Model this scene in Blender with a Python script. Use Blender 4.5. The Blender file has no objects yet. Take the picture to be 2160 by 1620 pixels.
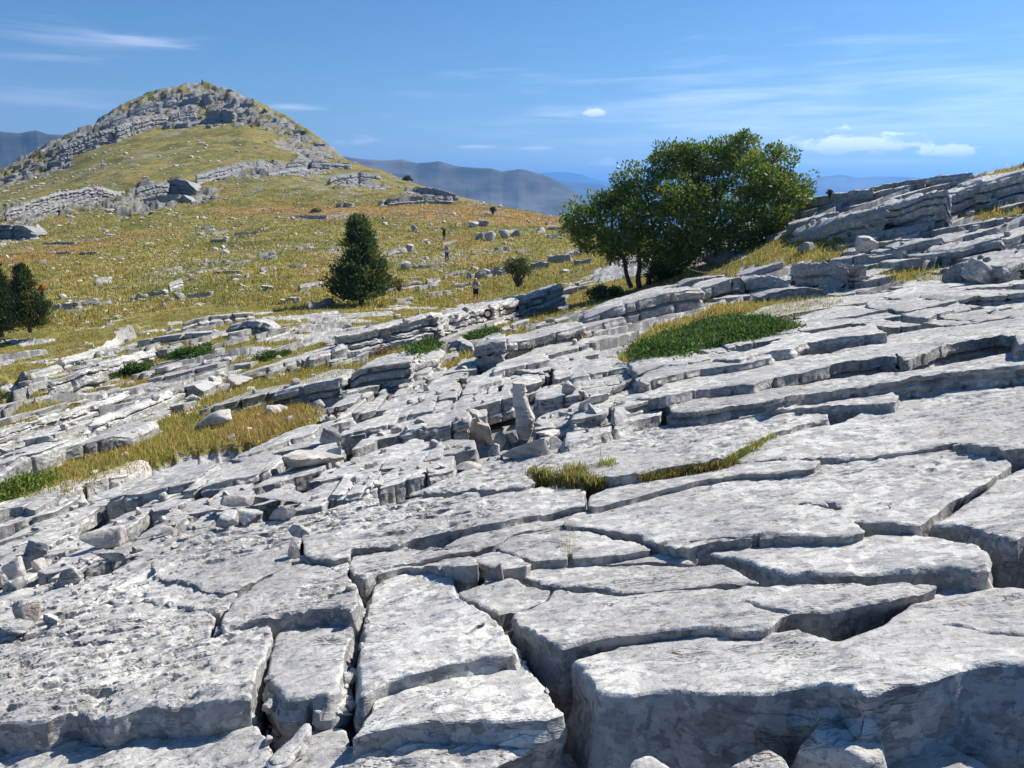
import bpy, bmesh, math, random, time
import numpy as np
from mathutils import Vector, Matrix, Euler
T0 = time.time()
random.seed(7)
RNG = np.random.default_rng(7)
S = bpy.context.scene
COL = S.collection
EYE = 1.6
FPX = 1600.0
TANP = (810 - 420) / FPX
PITCH = math.atan(TANP)
SP, CP = math.sin(PITCH), math.cos(PITCH)

# ---------------------------------------------------------------- helpers
def ray(px, py):
    u = (np.asarray(px, float) - 1080) / FPX
    v = (810 - np.asarray(py, float)) / FPX
    dy = CP + v * SP
    return u / dy, -(-SP + v * CP) / dy          # t = x/Y , e = drop per metre of Y

def proj(x, y, z):
    zz = z - EYE
    f = y * CP - zz * SP
    up = y * SP + zz * CP
    return 1080 + FPX * x / f, 810 - FPX * up / f

def hsh(ix, iy, seed):
    h = (ix.astype(np.int64) * 374761393 + iy.astype(np.int64) * 668265263 + seed * 1274126177) & 0xFFFFFFFF
    h = ((h ^ (h >> 13)) * 1274126177) & 0xFFFFFFFF
    h = ((h ^ (h >> 15)) * 2246822519) & 0xFFFFFFFF
    return ((h ^ (h >> 16)) & 0xFFFFFF) / float(0xFFFFFF)

def gn(x, y, seed=0):
    x = np.asarray(x, float); y = np.asarray(y, float)
    ix = np.floor(x); iy = np.floor(y)
    fx = x - ix; fy = y - iy
    u = fx * fx * fx * (fx * (fx * 6 - 15) + 10); v = fy * fy * fy * (fy * (fy * 6 - 15) + 10)
    def g(ox, oy):
        a = hsh(ix + ox, iy + oy, seed) * 6.2831853
        return np.cos(a) * (fx - ox) + np.sin(a) * (fy - oy)
    a = g(0, 0); b = g(1, 0); c = g(0, 1); d = g(1, 1)
    return 1.5 * ((a + (b - a) * u) * (1 - v) + (c + (d - c) * u) * v)

def fbm(x, y, oct=4, seed=0, gain=.5):
    s = 0; a = 1.0; n = 0
    for o in range(oct):
        s = s + a * gn(x * 2 ** o, y * 2 ** o, seed + o * 17); n += a; a *= gain
    return s / n

def voro(x, y, seed=0):
    ix = np.floor(x); iy = np.floor(y)
    f1 = np.full(x.shape, 9.0); f2 = np.full(x.shape, 9.0); hid = np.zeros(x.shape)
    cx = np.zeros(x.shape); cy = np.zeros(x.shape)
    for ox in (-1, 0, 1):
        for oy in (-1, 0, 1):
            jx = ix + ox; jy = iy + oy
            qx = jx + .1 + .8 * hsh(jx, jy, seed); qy = jy + .1 + .8 * hsh(jx, jy, seed + 5)
            d = np.hypot(x - qx, y - qy)
            m = d < f1
            f2 = np.where(m, f1, np.minimum(f2, d))
            hid = np.where(m, hsh(jx, jy, seed + 9), hid)
            cx = np.where(m, qx, cx); cy = np.where(m, qy, cy)
            f1 = np.where(m, d, f1)
    return f1, f2, hid, cx, cy

def sstep(a, b, x):
    t = np.clip((x - a) / (b - a), 0, 1)
    return t * t * (3 - 2 * t)

def sdf(poly, x, y):
    """signed distance, positive inside"""
    P = np.asarray(poly, float); Q = np.roll(P, -1, 0)
    d2 = np.full(x.shape, 1e18); ins = np.zeros(x.shape, bool)
    for (ax, ay), (bx, by) in zip(P, Q):
        ex, ey = bx - ax, by - ay
        L = ex * ex + ey * ey + 1e-12
        t = np.clip(((x - ax) * ex + (y - ay) * ey) / L, 0, 1)
        d2 = np.minimum(d2, (x - ax - t * ex) ** 2 + (y - ay - t * ey) ** 2)
        c = (ay > y) != (by > y)
        if ey != 0:
            ins ^= c & (x < ex * (y - ay) / ey + ax)
    return np.where(ins, 1, -1) * np.sqrt(d2)

def mesh_np(name, verts, faces, mat, smooth=True, attrs=None, col=None):
    """faces: int array (n,3) or (n,4) or list of such arrays"""
    me = bpy.data.meshes.new(name)
    if not isinstance(faces, list): faces = [faces]
    faces = [np.asarray(f, np.int32) for f in faces if len(f)]
    nl = sum(f.size for f in faces); nf = sum(len(f) for f in faces)
    me.vertices.add(len(verts)); me.vertices.foreach_set('co', np.asarray(verts, np.float32).ravel())
    me.loops.add(nl); me.polygons.add(nf)
    me.loops.foreach_set('vertex_index', np.concatenate([f.ravel() for f in faces]))
    tot = np.concatenate([np.full(len(f), f.shape[1], np.int32) for f in faces])
    st = np.concatenate([[0], np.cumsum(tot)[:-1]]).astype(np.int32)
    me.polygons.foreach_set('loop_start', st)
    me.polygons.foreach_set('use_smooth', np.full(nf, smooth, bool))
    if attrs:
        for k, v in attrs.items():
            a = me.attributes.new(k, 'FLOAT', 'POINT'); a.data.foreach_set('value', np.asarray(v, np.float32))
    if col is not None:
        a = me.attributes.new('tint', 'FLOAT_COLOR', 'POINT')
        c = np.ones((len(verts), 4), np.float32); c[:, :3] = col
        a.data.foreach_set('color', c.ravel())
    me.materials.append(mat)
    me.update(calc_edges=True)
    return me

def link(name, me, parent=None, loc=None):
    o = bpy.data.objects.new(name, me); COL.objects.link(o)
    if parent is not None: o.parent = parent
    if loc is not None: o.location = loc
    return o

def tag(o, label=None, cat=None, group=None, kind=None):
    if label: o['label'] = label
    if cat: o['category'] = cat
    if group: o['group'] = group
    if kind: o['kind'] = kind
    elif cat: o['kind'] = 'thing'
    return o

def empty(name, loc):
    o = bpy.data.objects.new(name, None); COL.objects.link(o); o.location = loc
    o.empty_display_size = .1
    return o

# ---------------------------------------------------------------- materials
def new_mat(name):
    m = bpy.data.materials.new(name); m.use_nodes = True
    nt = m.node_tree; nt.nodes.clear()
    out = nt.nodes.new('ShaderNodeOutputMaterial')
    b = nt.nodes.new('ShaderNodeBsdfPrincipled')
    nt.links.new(b.outputs[0], out.inputs[0])
    b.inputs['Specular IOR Level'].default_value = .25
    return m, nt, b, out

class NT:
    def __init__(s, nt): s.nt = nt
    def n(s, t, **k):
        nd = s.nt.nodes.new(t)
        for a, v in k.items(): setattr(nd, a, v)
        return nd
    def l(s, a, b): s.nt.links.new(a, b)
    def val(s, sock, v):
        if hasattr(v, 'is_linked') or hasattr(v, 'links'): s.l(v, sock)
        else: sock.default_value = v
    def math(s, op, a, b=0.0, c=None, clamp=False):
        nd = s.n('ShaderNodeMath', operation=op); nd.use_clamp = clamp
        s.val(nd.inputs[0], a); s.val(nd.inputs[1], b)
        if c is not None: s.val(nd.inputs[2], c)
        return nd.outputs[0]
    def noise(s, vec, scale, detail=4, rough=.55, dist=0.0):
        nd = s.n('ShaderNodeTexNoise'); s.l(vec, nd.inputs['Vector'])
        nd.inputs['Scale'].default_value = scale; nd.inputs['Detail'].default_value = detail
        nd.inputs['Roughness'].default_value = rough; nd.inputs['Distortion'].default_value = dist
        return nd.outputs['Fac']
    def ramp(s, fac, lo, hi):
        nd = s.n('ShaderNodeMapRange', interpolation_type='SMOOTHSTEP')
        s.l(fac, nd.inputs[0]); nd.inputs[1].default_value = lo; nd.inputs[2].default_value = hi
        return nd.outputs[0]
    def mix(s, fac, a, b):
        nd = s.n('ShaderNodeMix', data_type='RGBA')
        s.val(nd.inputs[0], fac)
        for sock, v in ((nd.inputs[6], a), (nd.inputs[7], b)):
            if isinstance(v, tuple): sock.default_value = (*v, 1)
            else: s.l(v, sock)
        return nd.outputs[2]
    def mapping(s, vec, rot=(0, 0, 0), scale=(1, 1, 1)):
        nd = s.n('ShaderNodeMapping'); s.l(vec, nd.inputs[0])
        nd.inputs['Rotation'].default_value = rot; nd.inputs['Scale'].default_value = scale
        return nd.outputs[0]

def rock_color(g, pos, warm=0.0):
    """returns colour socket and bump-height socket for weathered limestone"""
    st = g.mapping(pos, rot=(0, 0, math.radians(-14)), scale=(.32, 1.6, 1.6))
    n1 = g.noise(pos, 1.3, 5)
    n2 = g.noise(st, 9, 6, .62)
    n3 = g.noise(pos, 26, 5, .65)
    li = g.noise(pos, 6.5, 7, .62, .5)
    l2 = g.noise(pos, 15, 5, .6, 1.0)
    big = g.noise(pos, .7, 2)
    base = g.mix(g.ramp(n1, .3, .72), (.365 + warm, .355 + warm * .6, .34), (.46 + warm, .447 + warm * .6, .42))
    base = g.mix(g.math('MULTIPLY', g.ramp(n2, .40, .60), .45), base, (.25 + warm, .247, .25))
    base = g.mix(g.math('MULTIPLY', g.ramp(n3, .44, .64), .35), base, (.58 + warm, .57, .54))
    ln = g.noise(g.mapping(pos, rot=(0, 0, math.radians(-12)), scale=(.22, 1.0, 1.0)), 5.5, 5, .6, .35)
    crack = g.ramp(g.math('ABSOLUTE', g.math('SUBTRACT', ln, .5)), .016, .002)
    crack = g.math('MULTIPLY', crack, g.ramp(g.noise(pos, 1.7, 3), .46, .6))
    base = g.mix(g.math('MULTIPLY', crack, .5), base, (.09, .09, .10))
    pit = g.noise(g.mapping(pos, rot=(0, 0, math.radians(-14)), scale=(.55, 1.5, 1.5)), 34, 4, .6)
    base = g.mix(g.math('MULTIPLY', g.math('MULTIPLY', g.ramp(pit, .60, .74), g.ramp(n1, .42, .6)), .5), base, (.16, .165, .18))
    # pale lichen crusts, in large groups
    vd = g.n('ShaderNodeVectorMath', operation='ADD'); nv = g.n('ShaderNodeTexNoise'); g.l(pos, nv.inputs['Vector']); nv.inputs['Scale'].default_value = 14; nv.inputs['Detail'].default_value = 4
    vs_ = g.n('ShaderNodeVectorMath', operation='SCALE'); g.l(nv.outputs['Color'], vs_.inputs[0]); vs_.inputs['Scale'].default_value = .09
    g.l(pos, vd.inputs[0]); g.l(vs_.outputs[0], vd.inputs[1])
    def cells(sc):
        vo = g.n('ShaderNodeTexVoronoi'); g.l(vd.outputs[0], vo.inputs['Vector']); vo.inputs['Scale'].default_value = sc
        sr = g.n('ShaderNodeSeparateColor'); g.l(vo.outputs['Color'], sr.inputs[0]); return sr.outputs[0], sr.outputs[1]
    va, vb = cells(13); vc, vd2 = cells(30)
    sel = g.math('MULTIPLY', g.ramp(li, .53, .56), g.ramp(big, .40, .52))
    sel = g.math('MAXIMUM', sel, g.math('MULTIPLY', g.ramp(va, .80, .82), g.ramp(big, .36, .54)))
    base = g.mix(g.math('MULTIPLY', sel, .8), base, (.60, .59, .54))
    # dark grey lichen
    dk = g.math('MULTIPLY', g.ramp(l2, .57, .61), g.ramp(big, .62, .44))
    base = g.mix(g.math('MULTIPLY', dk, .55), base, (.15, .155, .165))
    # orange specks
    orr = g.noise(pos, 11, 3, .5, .3)
    base = g.mix(g.math('MULTIPLY', g.ramp(orr, .74, .79), .5), base, (.42, .26, .10))
    h = g.math('ADD', g.math('MULTIPLY', n2, .55), g.math('MULTIPLY', n3, .35))
    h = g.math('ADD', h, g.math('MULTIPLY', g.noise(pos, 75, 3, .6), .16))
    h = g.math('SUBTRACT', h, g.math('MULTIPLY', g.ramp(pit, .56, .76), .4))
    h = g.math('SUBTRACT', h, g.math('MULTIPLY', crack, .5))
    return base, h, va, vc

def make_rock(name, warm=0.0, tint=None, side_dark=.72, bump=.022):
    m, nt, b, out = new_mat(name); g = NT(nt)
    geo = g.n('ShaderNodeNewGeometry')
    pos = geo.outputs['Position']
    c, h, va, vc = rock_color(g, pos, warm)
    # weathering and lichen on steep faces, coloured darker than the tops to deepen their shade
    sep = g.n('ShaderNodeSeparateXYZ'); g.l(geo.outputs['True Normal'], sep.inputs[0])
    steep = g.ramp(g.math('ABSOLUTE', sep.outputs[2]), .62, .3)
    crust_shade = g.mix(g.ramp(g.noise(pos, 8, 5, .62, .8), .46, .54), (.185, .182, .18), (.32, .312, .30))
    crust_shade = g.mix(g.math('MULTIPLY', g.ramp(vc, .68, .70), .8), crust_shade, (.105, .105, .107))
    crust_shade = g.mix(g.math('MULTIPLY', g.ramp(va, .22, .20), .8), crust_shade, (.30, .30, .29))
    crust_shade = g.mix(g.math('MULTIPLY', g.ramp(vc, .10, .09), .8), crust_shade, (.40, .395, .37))
    c = g.mix(g.math('MULTIPLY', steep, side_dark), c, crust_shade)
    oi = g.n('ShaderNodeObjectInfo')
    v = g.n('ShaderNodeHueSaturation'); g.l(c, v.inputs['Color'])
    g.l(g.math('ADD', g.math('MULTIPLY', oi.outputs['Random'], .2), .9), v.inputs['Value'])
    c = v.outputs[0]
    if tint: c = g.mix(.55, c, tint)
    g.l(c, b.inputs['Base Color'])
    b.inputs['Roughness'].default_value = .88
    bp = g.n('ShaderNodeBump'); bp.inputs['Strength'].default_value = .8; bp.inputs['Distance'].default_value = bump
    g.l(h, bp.inputs['Height']); g.l(bp.outputs[0], b.inputs['Normal'])
    return m

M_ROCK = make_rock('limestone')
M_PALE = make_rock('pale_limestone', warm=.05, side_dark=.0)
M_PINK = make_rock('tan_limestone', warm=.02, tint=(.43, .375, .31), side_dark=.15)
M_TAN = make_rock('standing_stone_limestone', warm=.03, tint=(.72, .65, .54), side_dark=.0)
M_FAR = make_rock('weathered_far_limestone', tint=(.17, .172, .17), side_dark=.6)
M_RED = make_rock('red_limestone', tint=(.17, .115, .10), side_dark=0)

def make_ground():
    m, nt, b, out = new_mat('karst_ground'); g = NT(nt)
    pos = g.n('ShaderNodeNewGeometry').outputs['Position']
    rc, rh, _, _ = rock_color(g, pos)
    at = g.n('ShaderNodeAttribute', attribute_name='rock').outputs['Fac']
    dry = g.n('ShaderNodeAttribute', attribute_name='dry').outputs['Fac']
    gre = g.n('ShaderNodeAttribute', attribute_name='green').outputs['Fac']
    far = g.n('ShaderNodeAttribute', attribute_name='far').outputs['Fac']
    n1 = g.noise(pos, .09, 5, .6); n2 = g.noise(pos, 1.1, 6, .7); n3 = g.noise(pos, .35, 5, .65)
    gc = g.mix(g.ramp(n1, .36, .64), (.185, .172, .045), (.30, .25, .085))
    gc = g.mix(g.math('MULTIPLY', g.ramp(n3, .44, .64), .7), gc, (.075, .082, .022))
    gc = g.mix(g.math('MULTIPLY', g.ramp(n2, .5, .7), .6), gc, (.38, .31, .13))
    gc = g.mix(g.math('MULTIPLY', g.ramp(n2, .46, .3), .55), gc, (.045, .047, .016))
    gc = g.mix(g.math('MULTIPLY', dry, .8), gc, (.36, .225, .085))
    gc = g.mix(g.math('MULTIPLY', gre, .8), gc, (.07, .09, .022))
    # fine stones lying in the turf
    vs = g.noise(pos, .8, 8, .78)
    vf = g.noise(pos, .17, 7, .72)
    k = g.math('ADD', at, g.math('MULTIPLY', g.math('SUBTRACT', g.mix(far, vs, vf), .5), 1.9))
    k = g.ramp(k, .46, .56)
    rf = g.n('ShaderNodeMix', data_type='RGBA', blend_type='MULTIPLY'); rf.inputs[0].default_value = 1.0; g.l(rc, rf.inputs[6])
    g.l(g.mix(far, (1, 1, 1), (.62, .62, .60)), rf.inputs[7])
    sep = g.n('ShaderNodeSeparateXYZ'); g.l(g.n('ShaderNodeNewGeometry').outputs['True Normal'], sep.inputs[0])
    rk2 = g.mix(g.math('MULTIPLY', g.ramp(sep.outputs[2], .7, .4), .65), rf.outputs[2], (.16, .16, .16))  # steep bedrock painted darker, shade of the faces put into the colour
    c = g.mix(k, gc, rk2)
    g.l(c, b.inputs['Base Color']); b.inputs['Roughness'].default_value = .95
    b.inputs['Specular IOR Level'].default_value = .1
    h = g.math('ADD', g.math('MULTIPLY', n2, 1.0), g.math('MULTIPLY', k, .5))
    h = g.math('ADD', h, g.math('MULTIPLY', rh, .5))
    bp = g.n('ShaderNodeBump'); bp.inputs['Strength'].default_value = .7
    g.l(g.math('ADD', g.math('MULTIPLY', far, .5), .03), bp.inputs['Distance'])
    g.l(h, bp.inputs['Height']); g.l(bp.outputs[0], b.inputs['Normal'])
    return m
M_GROUND = make_ground()

def make_leaf(name, trans=.35, rough=.55, spec=.3):
    m, nt, b, out = new_mat(name); g = NT(nt)
    a = g.n('ShaderNodeAttribute', attribute_name='tint')
    g.l(a.outputs['Color'], b.inputs['Base Color'])
    b.inputs['Roughness'].default_value = rough; b.inputs['Specular IOR Level'].default_value = spec
    tr = g.n('ShaderNodeBsdfTranslucent')
    hs = g.n('ShaderNodeHueSaturation'); hs.inputs['Value'].default_value = 1.5
    g.l(a.outputs['Color'], hs.inputs['Color']); g.l(hs.outputs[0], tr.inputs[0])
    mx = g.n('ShaderNodeMixShader'); mx.inputs[0].default_value = trans
    g.l(b.outputs[0], mx.inputs[1]); g.l(tr.outputs[0], mx.inputs[2]); g.l(mx.outputs[0], out.inputs[0])
    return m
M_LEAF = make_leaf('leaves', .3, .45, .4)
M_NEEDLE = make_leaf('needles', .25, .6, .2)
M_GRASS = make_leaf('grass_blades', .35, .7, .15)

def make_bark():
    m, nt, b, out = new_mat('bark'); g = NT(nt)
    pos = g.n('ShaderNodeNewGeometry').outputs['Position']
    n = g.noise(g.mapping(pos, scale=(1, 1, .25)), 14, 6, .7)
    g.l(g.mix(g.ramp(n, .35, .65), (.035, .03, .026), (.12, .105, .09)), b.inputs['Base Color'])
    b.inputs['Roughness'].default_value = .9
    bp = g.n('ShaderNodeBump'); bp.inputs['Distance'].default_value = .03; g.l(n, bp.inputs['Height']); g.l(bp.outputs[0], b.inputs['Normal'])
    return m
M_BARK = make_bark()

def plain(name, rgb, rough=.8, var=.15):
    m, nt, b, out = new_mat(name); g = NT(nt)
    pos = g.n('ShaderNodeTexCoord').outputs['Object']
    n = g.noise(pos, 9, 4)
    g.l(g.mix(n, tuple(c * (1 - var) for c in rgb), tuple(min(1, c * (1 + var)) for c in rgb)), b.inputs['Base Color'])
    b.inputs['Roughness'].default_value = rough
    return m

# ---------------------------------------------------------------- terrain
A_, B_ = .16, -.10
def P0(x, y): return A_ * x + B_ * y          # ground plane of the pavement (height above the feet of the viewer)

def p0Y(px, py):
    t, e = ray(px, py)
    return EYE / (e + A_ * t + B_)
CURV = [
 [(-500, 1010, 20), (0, 900, p0Y(0, 900)), (300, 820, p0Y(300, 820)), (700, 790, p0Y(700, 790)), (1080, 760, p0Y(1080, 760)),
  (1300, 720, p0Y(1300, 720)), (1700, 640, p0Y(1700, 640)), (2160, 600, p0Y(2160, 600)), (2700, 540, 12.5)],
 [(-500, 850, 32), (0, 790, 34), (300, 725, 36), (700, 705, 30), (1080, 680, 29), (1300, 640, 27), (1480, 600, 26), (1700, 560, 22.5),
  (1900, 540, 19.5), (2160, 520, 17.5), (2700, 470, 17)],
 [(-500, 740, 50), (0, 700, 47), (300, 655, 53), (700, 648, 49), (1000, 638, 56), (1200, 590, 60), (1300, 560, 58), (1420, 520, 50), (1560, 470, 40),
  (1700, 432, 33), (1900, 395, 29), (2160, 347, 26), (2700, 270, 25)],
 [(-500, 600, 85), (0, 570, 85), (300, 555, 88), (700, 545, 86), (1000, 535, 89), (1200, 522, 95), (1350, 520, 90), (1560, 500, 60),
  (1700, 480, 50), (1900, 480, 45), (2160, 480, 42), (2700, 470, 40)],
 [(-500, 500, 140), (0, 480, 150), (300, 450, 168), (700, 434, 182), (960, 429, 195), (1100, 443, 190), (1190, 460, 180), (1350, 500, 150), (1560, 560, 120),
  (1700, 580, 100), (2160, 580, 95), (2700, 580, 95)],
 [(-500, 455, 300), (0, 388, 320), (100, 358, 325), (180, 318, 335), (250, 292, 345), (420, 266, 360), (520, 262, 360), (600, 286, 345), (700, 330, 310), (800, 372, 260),
  (960, 418, 220), (1100, 447, 205), (1190, 470, 200), (1350, 530, 200), (1700, 640, 200), (2700, 640, 200)],
 [(-500, 440, 340), (-200, 400, 345), (0, 356, 350), (60, 328, 355), (150, 282, 365), (200, 255, 380), (250, 222, 390), (300, 197, 400), (350, 181, 405), (385, 175, 408), (410, 174, 410), (450, 177, 408),
  (495, 189, 400), (563, 219, 385), (600, 238, 375), (633, 258, 365), (668, 279, 350), (700, 306, 335), (720, 327, 325), (738, 338, 315), (800, 356, 290), (880, 387, 260), (960, 411, 240), (1030, 427, 225),
  (1100, 448, 222), (1190, 480, 220), (1350, 540, 230), (1700, 650, 230), (2700, 650, 230)],
 [(-500, 520, 460), (0, 430, 470), (200, 340, 500), (410, 270, 540), (600, 360, 500), (735, 430, 430), (960, 500, 330), (1190, 560, 320), (1700, 700, 330), (2700, 700, 330)],
]
NT_, = (1150,)
TT = np.linspace(-1.0, 1.0, NT_)
YR = np.exp(np.linspace(math.log(1.1), math.log(640), 1400))
LY = np.log(YR)
EG = np.zeros((len(YR), NT_))
kt = []
for c in CURV:
    c = np.array(c, float)
    tt, ee = ray(c[:, 0], c[:, 1])
    kt.append((np.interp(TT, tt, ee), np.interp(TT, tt, np.log(c[:, 2]))))
# residual relative to P0
e0 = lambda t, Y: EYE / Y - A_ * t - B_
for j in range(NT_):
    ks = [kt[i][1][j] for i in range(len(kt))]; es = [kt[i][0][j] for i in range(len(kt))]
    kl = [ks[0] - .25] + ks + [ks[-1] + .8]
    r = [0.0] + [es[i] - e0(TT[j], math.exp(ks[i])) for i in range(len(ks))]
    r.append(600 / (math.exp(kl[-1])) - e0(TT[j], math.exp(kl[-1])))
    EG[:, j] = np.interp(LY, kl, r)
def smooth(a, n, ax):
    k = np.hanning(n + 2)[1:-1]; k /= k.sum()
    p = [(0, 0), (0, 0)]; p[ax] = (n // 2, n // 2)
    b = np.pad(a, p, mode='edge')
    return np.apply_along_axis(lambda v: np.convolve(v, k, 'valid'), ax, b)
EG = smooth(smooth(EG, 9, 0), 15, 1)
YY, TG = np.meshgrid(YR, TT, indexing='ij')
XX = TG * YY
ZG = EYE - YY * (EG + EYE / YY - A_ * TG - B_)
ZS = ZG.copy()                                   # smooth surface
PX, PY = proj(XX, YY, ZG)
WPX = PX + 14 * fbm(XX / YY * 40, np.log(YY) * 40, 3, 3); WPY = PY + 8 * fbm(XX / YY * 40, np.log(YY) * 40, 3, 4)

def poly_mask(poly, soft=6):
    P = np.asarray(poly)
    x0, y0 = P.min(0) - 30; x1, y1 = P.max(0) + 30
    m = np.zeros(PX.shape)
    s = (PX > x0) & (PX < x1) & (PY > y0) & (PY < y1)
    if s.any(): m[s] = sstep(-soft, soft, sdf(poly, WPX[s], WPY[s]))
    return m
# vegetation polygons given by where the photo shows them, carried on the ground as attributes
GRASS = {
 'strip': [(35, 1045), (85, 990), (150, 965), (250, 935), (300, 890), (400, 850), (450, 800), (560, 790), (680, 768), (760, 765), (750, 790), (640, 805), (560, 830), (470, 855), (560, 850), (640, 850), (680, 865), (672, 880), (620, 905), (560, 925), (480, 935), (400, 945), (330, 965), (250, 985), (180, 1010), (110, 1040), (60, 1050)],
 'strip2': [(100, 950), (130, 905), (178, 890), (176, 920), (160, 940)],
 'treebase': [(1185, 640), (1230, 605), (1300, 590), (1400, 575), (1560, 545), (1560, 580), (1470, 605), (1380, 612), (1300, 645), (1240, 660)],
 'behind': [(1560, 560), (1590, 520), (1650, 500), (1720, 495), (1800, 500), (1805, 525), (1790, 545), (1700, 555), (1640, 560)],
 'mid': [(1330, 735), (1370, 690), (1480, 665), (1500, 645), (1640, 630), (1780, 620), (1785, 640), (1700, 665), (1640, 690), (1660, 700), (1560, 735), (1450, 745), (1290, 780), (1300, 760)],
 'shelf': [(1850, 600), (1850, 570), (1900, 570), (1990, 565), (2005, 595), (1960, 605)],
 'shelf2': [(2010, 455), (2070, 440), (2160, 430), (2160, 450), (2080, 462)],
 'top': [(2080, 375), (2110, 355), (2160, 347), (2160, 355), (2110, 372)],
 'pocket': [(770, 765), (800, 740), (880, 720), (905, 700), (960, 690), (1045, 690), (1045, 705), (980, 715), (940, 735), (900, 750), (840, 760)],
 'pocket2': [(925, 785), (935, 765), (965, 765), (970, 780)],
 'left': [(80, 740), (120, 715), (220, 690), (300, 660), (430, 645), (560, 640), (560, 655), (400, 668), (330, 690), (260, 690), (200, 720), (130, 745)],
}
MEADOW = [(-700, 705), (0, 700), (110, 690), (200, 690), (290, 662), (430, 640), (600, 655), (700, 648), (760, 655), (860, 640), (950, 650), (1000, 638), (1100, 615), (1200, 590), (1260, 570), (1330, 540), (1420, 515), (1480, 480), (1480, 100), (-700, 100)]
mead = poly_mask(MEADOW, 8) * (YY > 30)
gr = mead.copy()
for k, p in GRASS.items(): gr = np.maximum(gr, poly_mask(p, 5) * (YY < 75))
# patches of turf between the ledges of the middle ground
mid = (YY > 12) & (YY < 62)
gr = np.maximum(gr, mid * (PX < 1250) * (YY > 15) * sstep(-.14, .0, fbm(XX * .16 + YY * .05, YY * .35, 4, 21)))
cliff = poly_mask([(-60, 392), (0, 388), (100, 356), (180, 315), (250, 292), (330, 272), (420, 266), (520, 264), (600, 292), (700, 333), (735, 345), (700, 310), (600, 245), (500, 190), (410, 172), (330, 185), (200, 245), (0, 340), (-60, 360)], 5) * (YY > 250)
cliff = np.maximum(cliff, (PX < 150) * (YY > 300) * sstep(420, 380, PY))
# outcrops on the flank of the hill
outc = np.zeros(PX.shape)
for p in ([(0, 470), (0, 440), (60, 425), (200, 395), (240, 405), (230, 440), (120, 455), (60, 480)], [(240, 470), (240, 420), (300, 385), (390, 375), (420, 400), (380, 440), (330, 450)],
          [(390, 395), (460, 355), (560, 338), (720, 340), (740, 350), (650, 375), (560, 370), (470, 385)], [(0, 520), (0, 485), (60, 475), (90, 495), (50, 515)],
          [(380, 440), (410, 400), (470, 395), (450, 430)], [(690, 395), (700, 380), (790, 380), (840, 395), (800, 405)], [(850, 392), (900, 395), (960, 412), (965, 425), (900, 428), (800, 430), (850, 420)],
          [(560, 300), (600, 292), (720, 335), (650, 340)]):
    outc = np.maximum(outc, poly_mask(p, 8) * (YY > 95))
rock = 1 - gr
nz = fbm(XX * .05, YY * .028, 5, 41, .6)
rk_m = .22 + .30 * sstep(-.1, .5, nz)              # meadow: stones here and there
rk_m = np.where(YY > 200, .16 + .3 * sstep(-.2, .4, fbm(XX * .03, YY * .012, 5, 44, .6)), rk_m)
rock = np.where(gr > .01, rock * (1 - gr) + gr * rk_m, rock)
rock = np.maximum(rock, cliff * (np.where(PX > 540, .53, .60) + .40 * fbm(XX * .06, YY * .04, 4, 47)))
rock = np.maximum(rock, outc * .66)
dry = poly_mask([(420, 445), (600, 432), (760, 435), (960, 430), (1100, 445), (1190, 462), (1170, 480), (1000, 470), (800, 455), (500, 455)], 6)
dry = np.maximum(dry, poly_mask([(-700, 580), (-700, 530), (0, 530), (120, 520), (200, 500), (360, 480), (330, 500), (220, 520), (100, 550), (0, 560)], 6) * .8)
dry = np.maximum(dry, mead * .55 * sstep(.1, .5, fbm(XX * .08, YY * .05, 4, 51)))
for p in ([(460, 890), (600, 850), (670, 870), (560, 925), (450, 930)], [(1440, 690), (1480, 660), (1600, 655), (1560, 680), (1480, 690)], [(960, 555), (1080, 540), (1060, 565), (980, 575)]):
    dry = np.maximum(dry, .7 * poly_mask(p, 10))
green = mead * .8 * sstep(.05, .45, fbm(XX * .11 + 9, YY * .07, 4, 61))
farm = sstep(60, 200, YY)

# relief of the bedrock: tilted blocks along the strike
yaw = math.radians(10)
U = XX * math.cos(yaw) + YY * math.sin(yaw); W = -XX * math.sin(yaw) + YY * math.cos(yaw)
def blocks(lu, lw, amp, seed, slope):
    wu = U + .7 * lu * fbm(U / lu * .8, W / lw * .8, 3, seed + 3); ww = W + .5 * lw * fbm(U / lu * 1.3, W / lw * .7, 3, seed + 4)
    f1, f2, hid, cx, cy = voro(wu / lu, ww / lw, seed)
    h = (hid - .5) * 2 * amp - slope * (ww / lw - cy) * lw * (.4 + 1.2 * hid)
    return h - amp * .2 * sstep(.10, .0, f2 - f1)
rz = sstep(.45, .62, rock) * (YY < 130)
zb = sstep(16, 12, YY) * blocks(1.3, .30, .03, 101, .22) + sstep(11, 16, YY) * (blocks(4.2, .75, .07, 111, .2) + blocks(1.6, .3, .03, 121, .15) + .10 * fbm(U * .5, W * 1.6, 5, 125, .6))
ZG = ZG + rz * zb * (1 + .006 * YY)
ZG += .10 * (1 - rz) * fbm(XX * .5, YY * .5, 4, 131) * sstep(8, 30, YY)
ZG += sstep(40, 160, YY) * .9 * fbm(XX * .05, YY * .05, 4, 141)
cb = np.where(YY > 90, 1, 0) * np.maximum(cliff, outc)
f1, f2, hid, cx, cy = voro(XX / 6.5 + .4 * fbm(XX * .2, YY * .2, 2, 5), YY / 7.0, 151)
g1, g2, hid2, _, _ = voro(XX / 2.3, YY / 3.2, 152)
ZG += cb * ((hid - .5) * 1.7 + (hid2 - .5) * 1.0 - .16 * (YY / 7.0 - cy) * 7 - .7 * sstep(.14, 0, f2 - f1) + .9 * fbm(XX * .3, YY * .3, 3, 155)) * np.where(PX > 560, .7, 1) * sstep(80, 200, YY)
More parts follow.
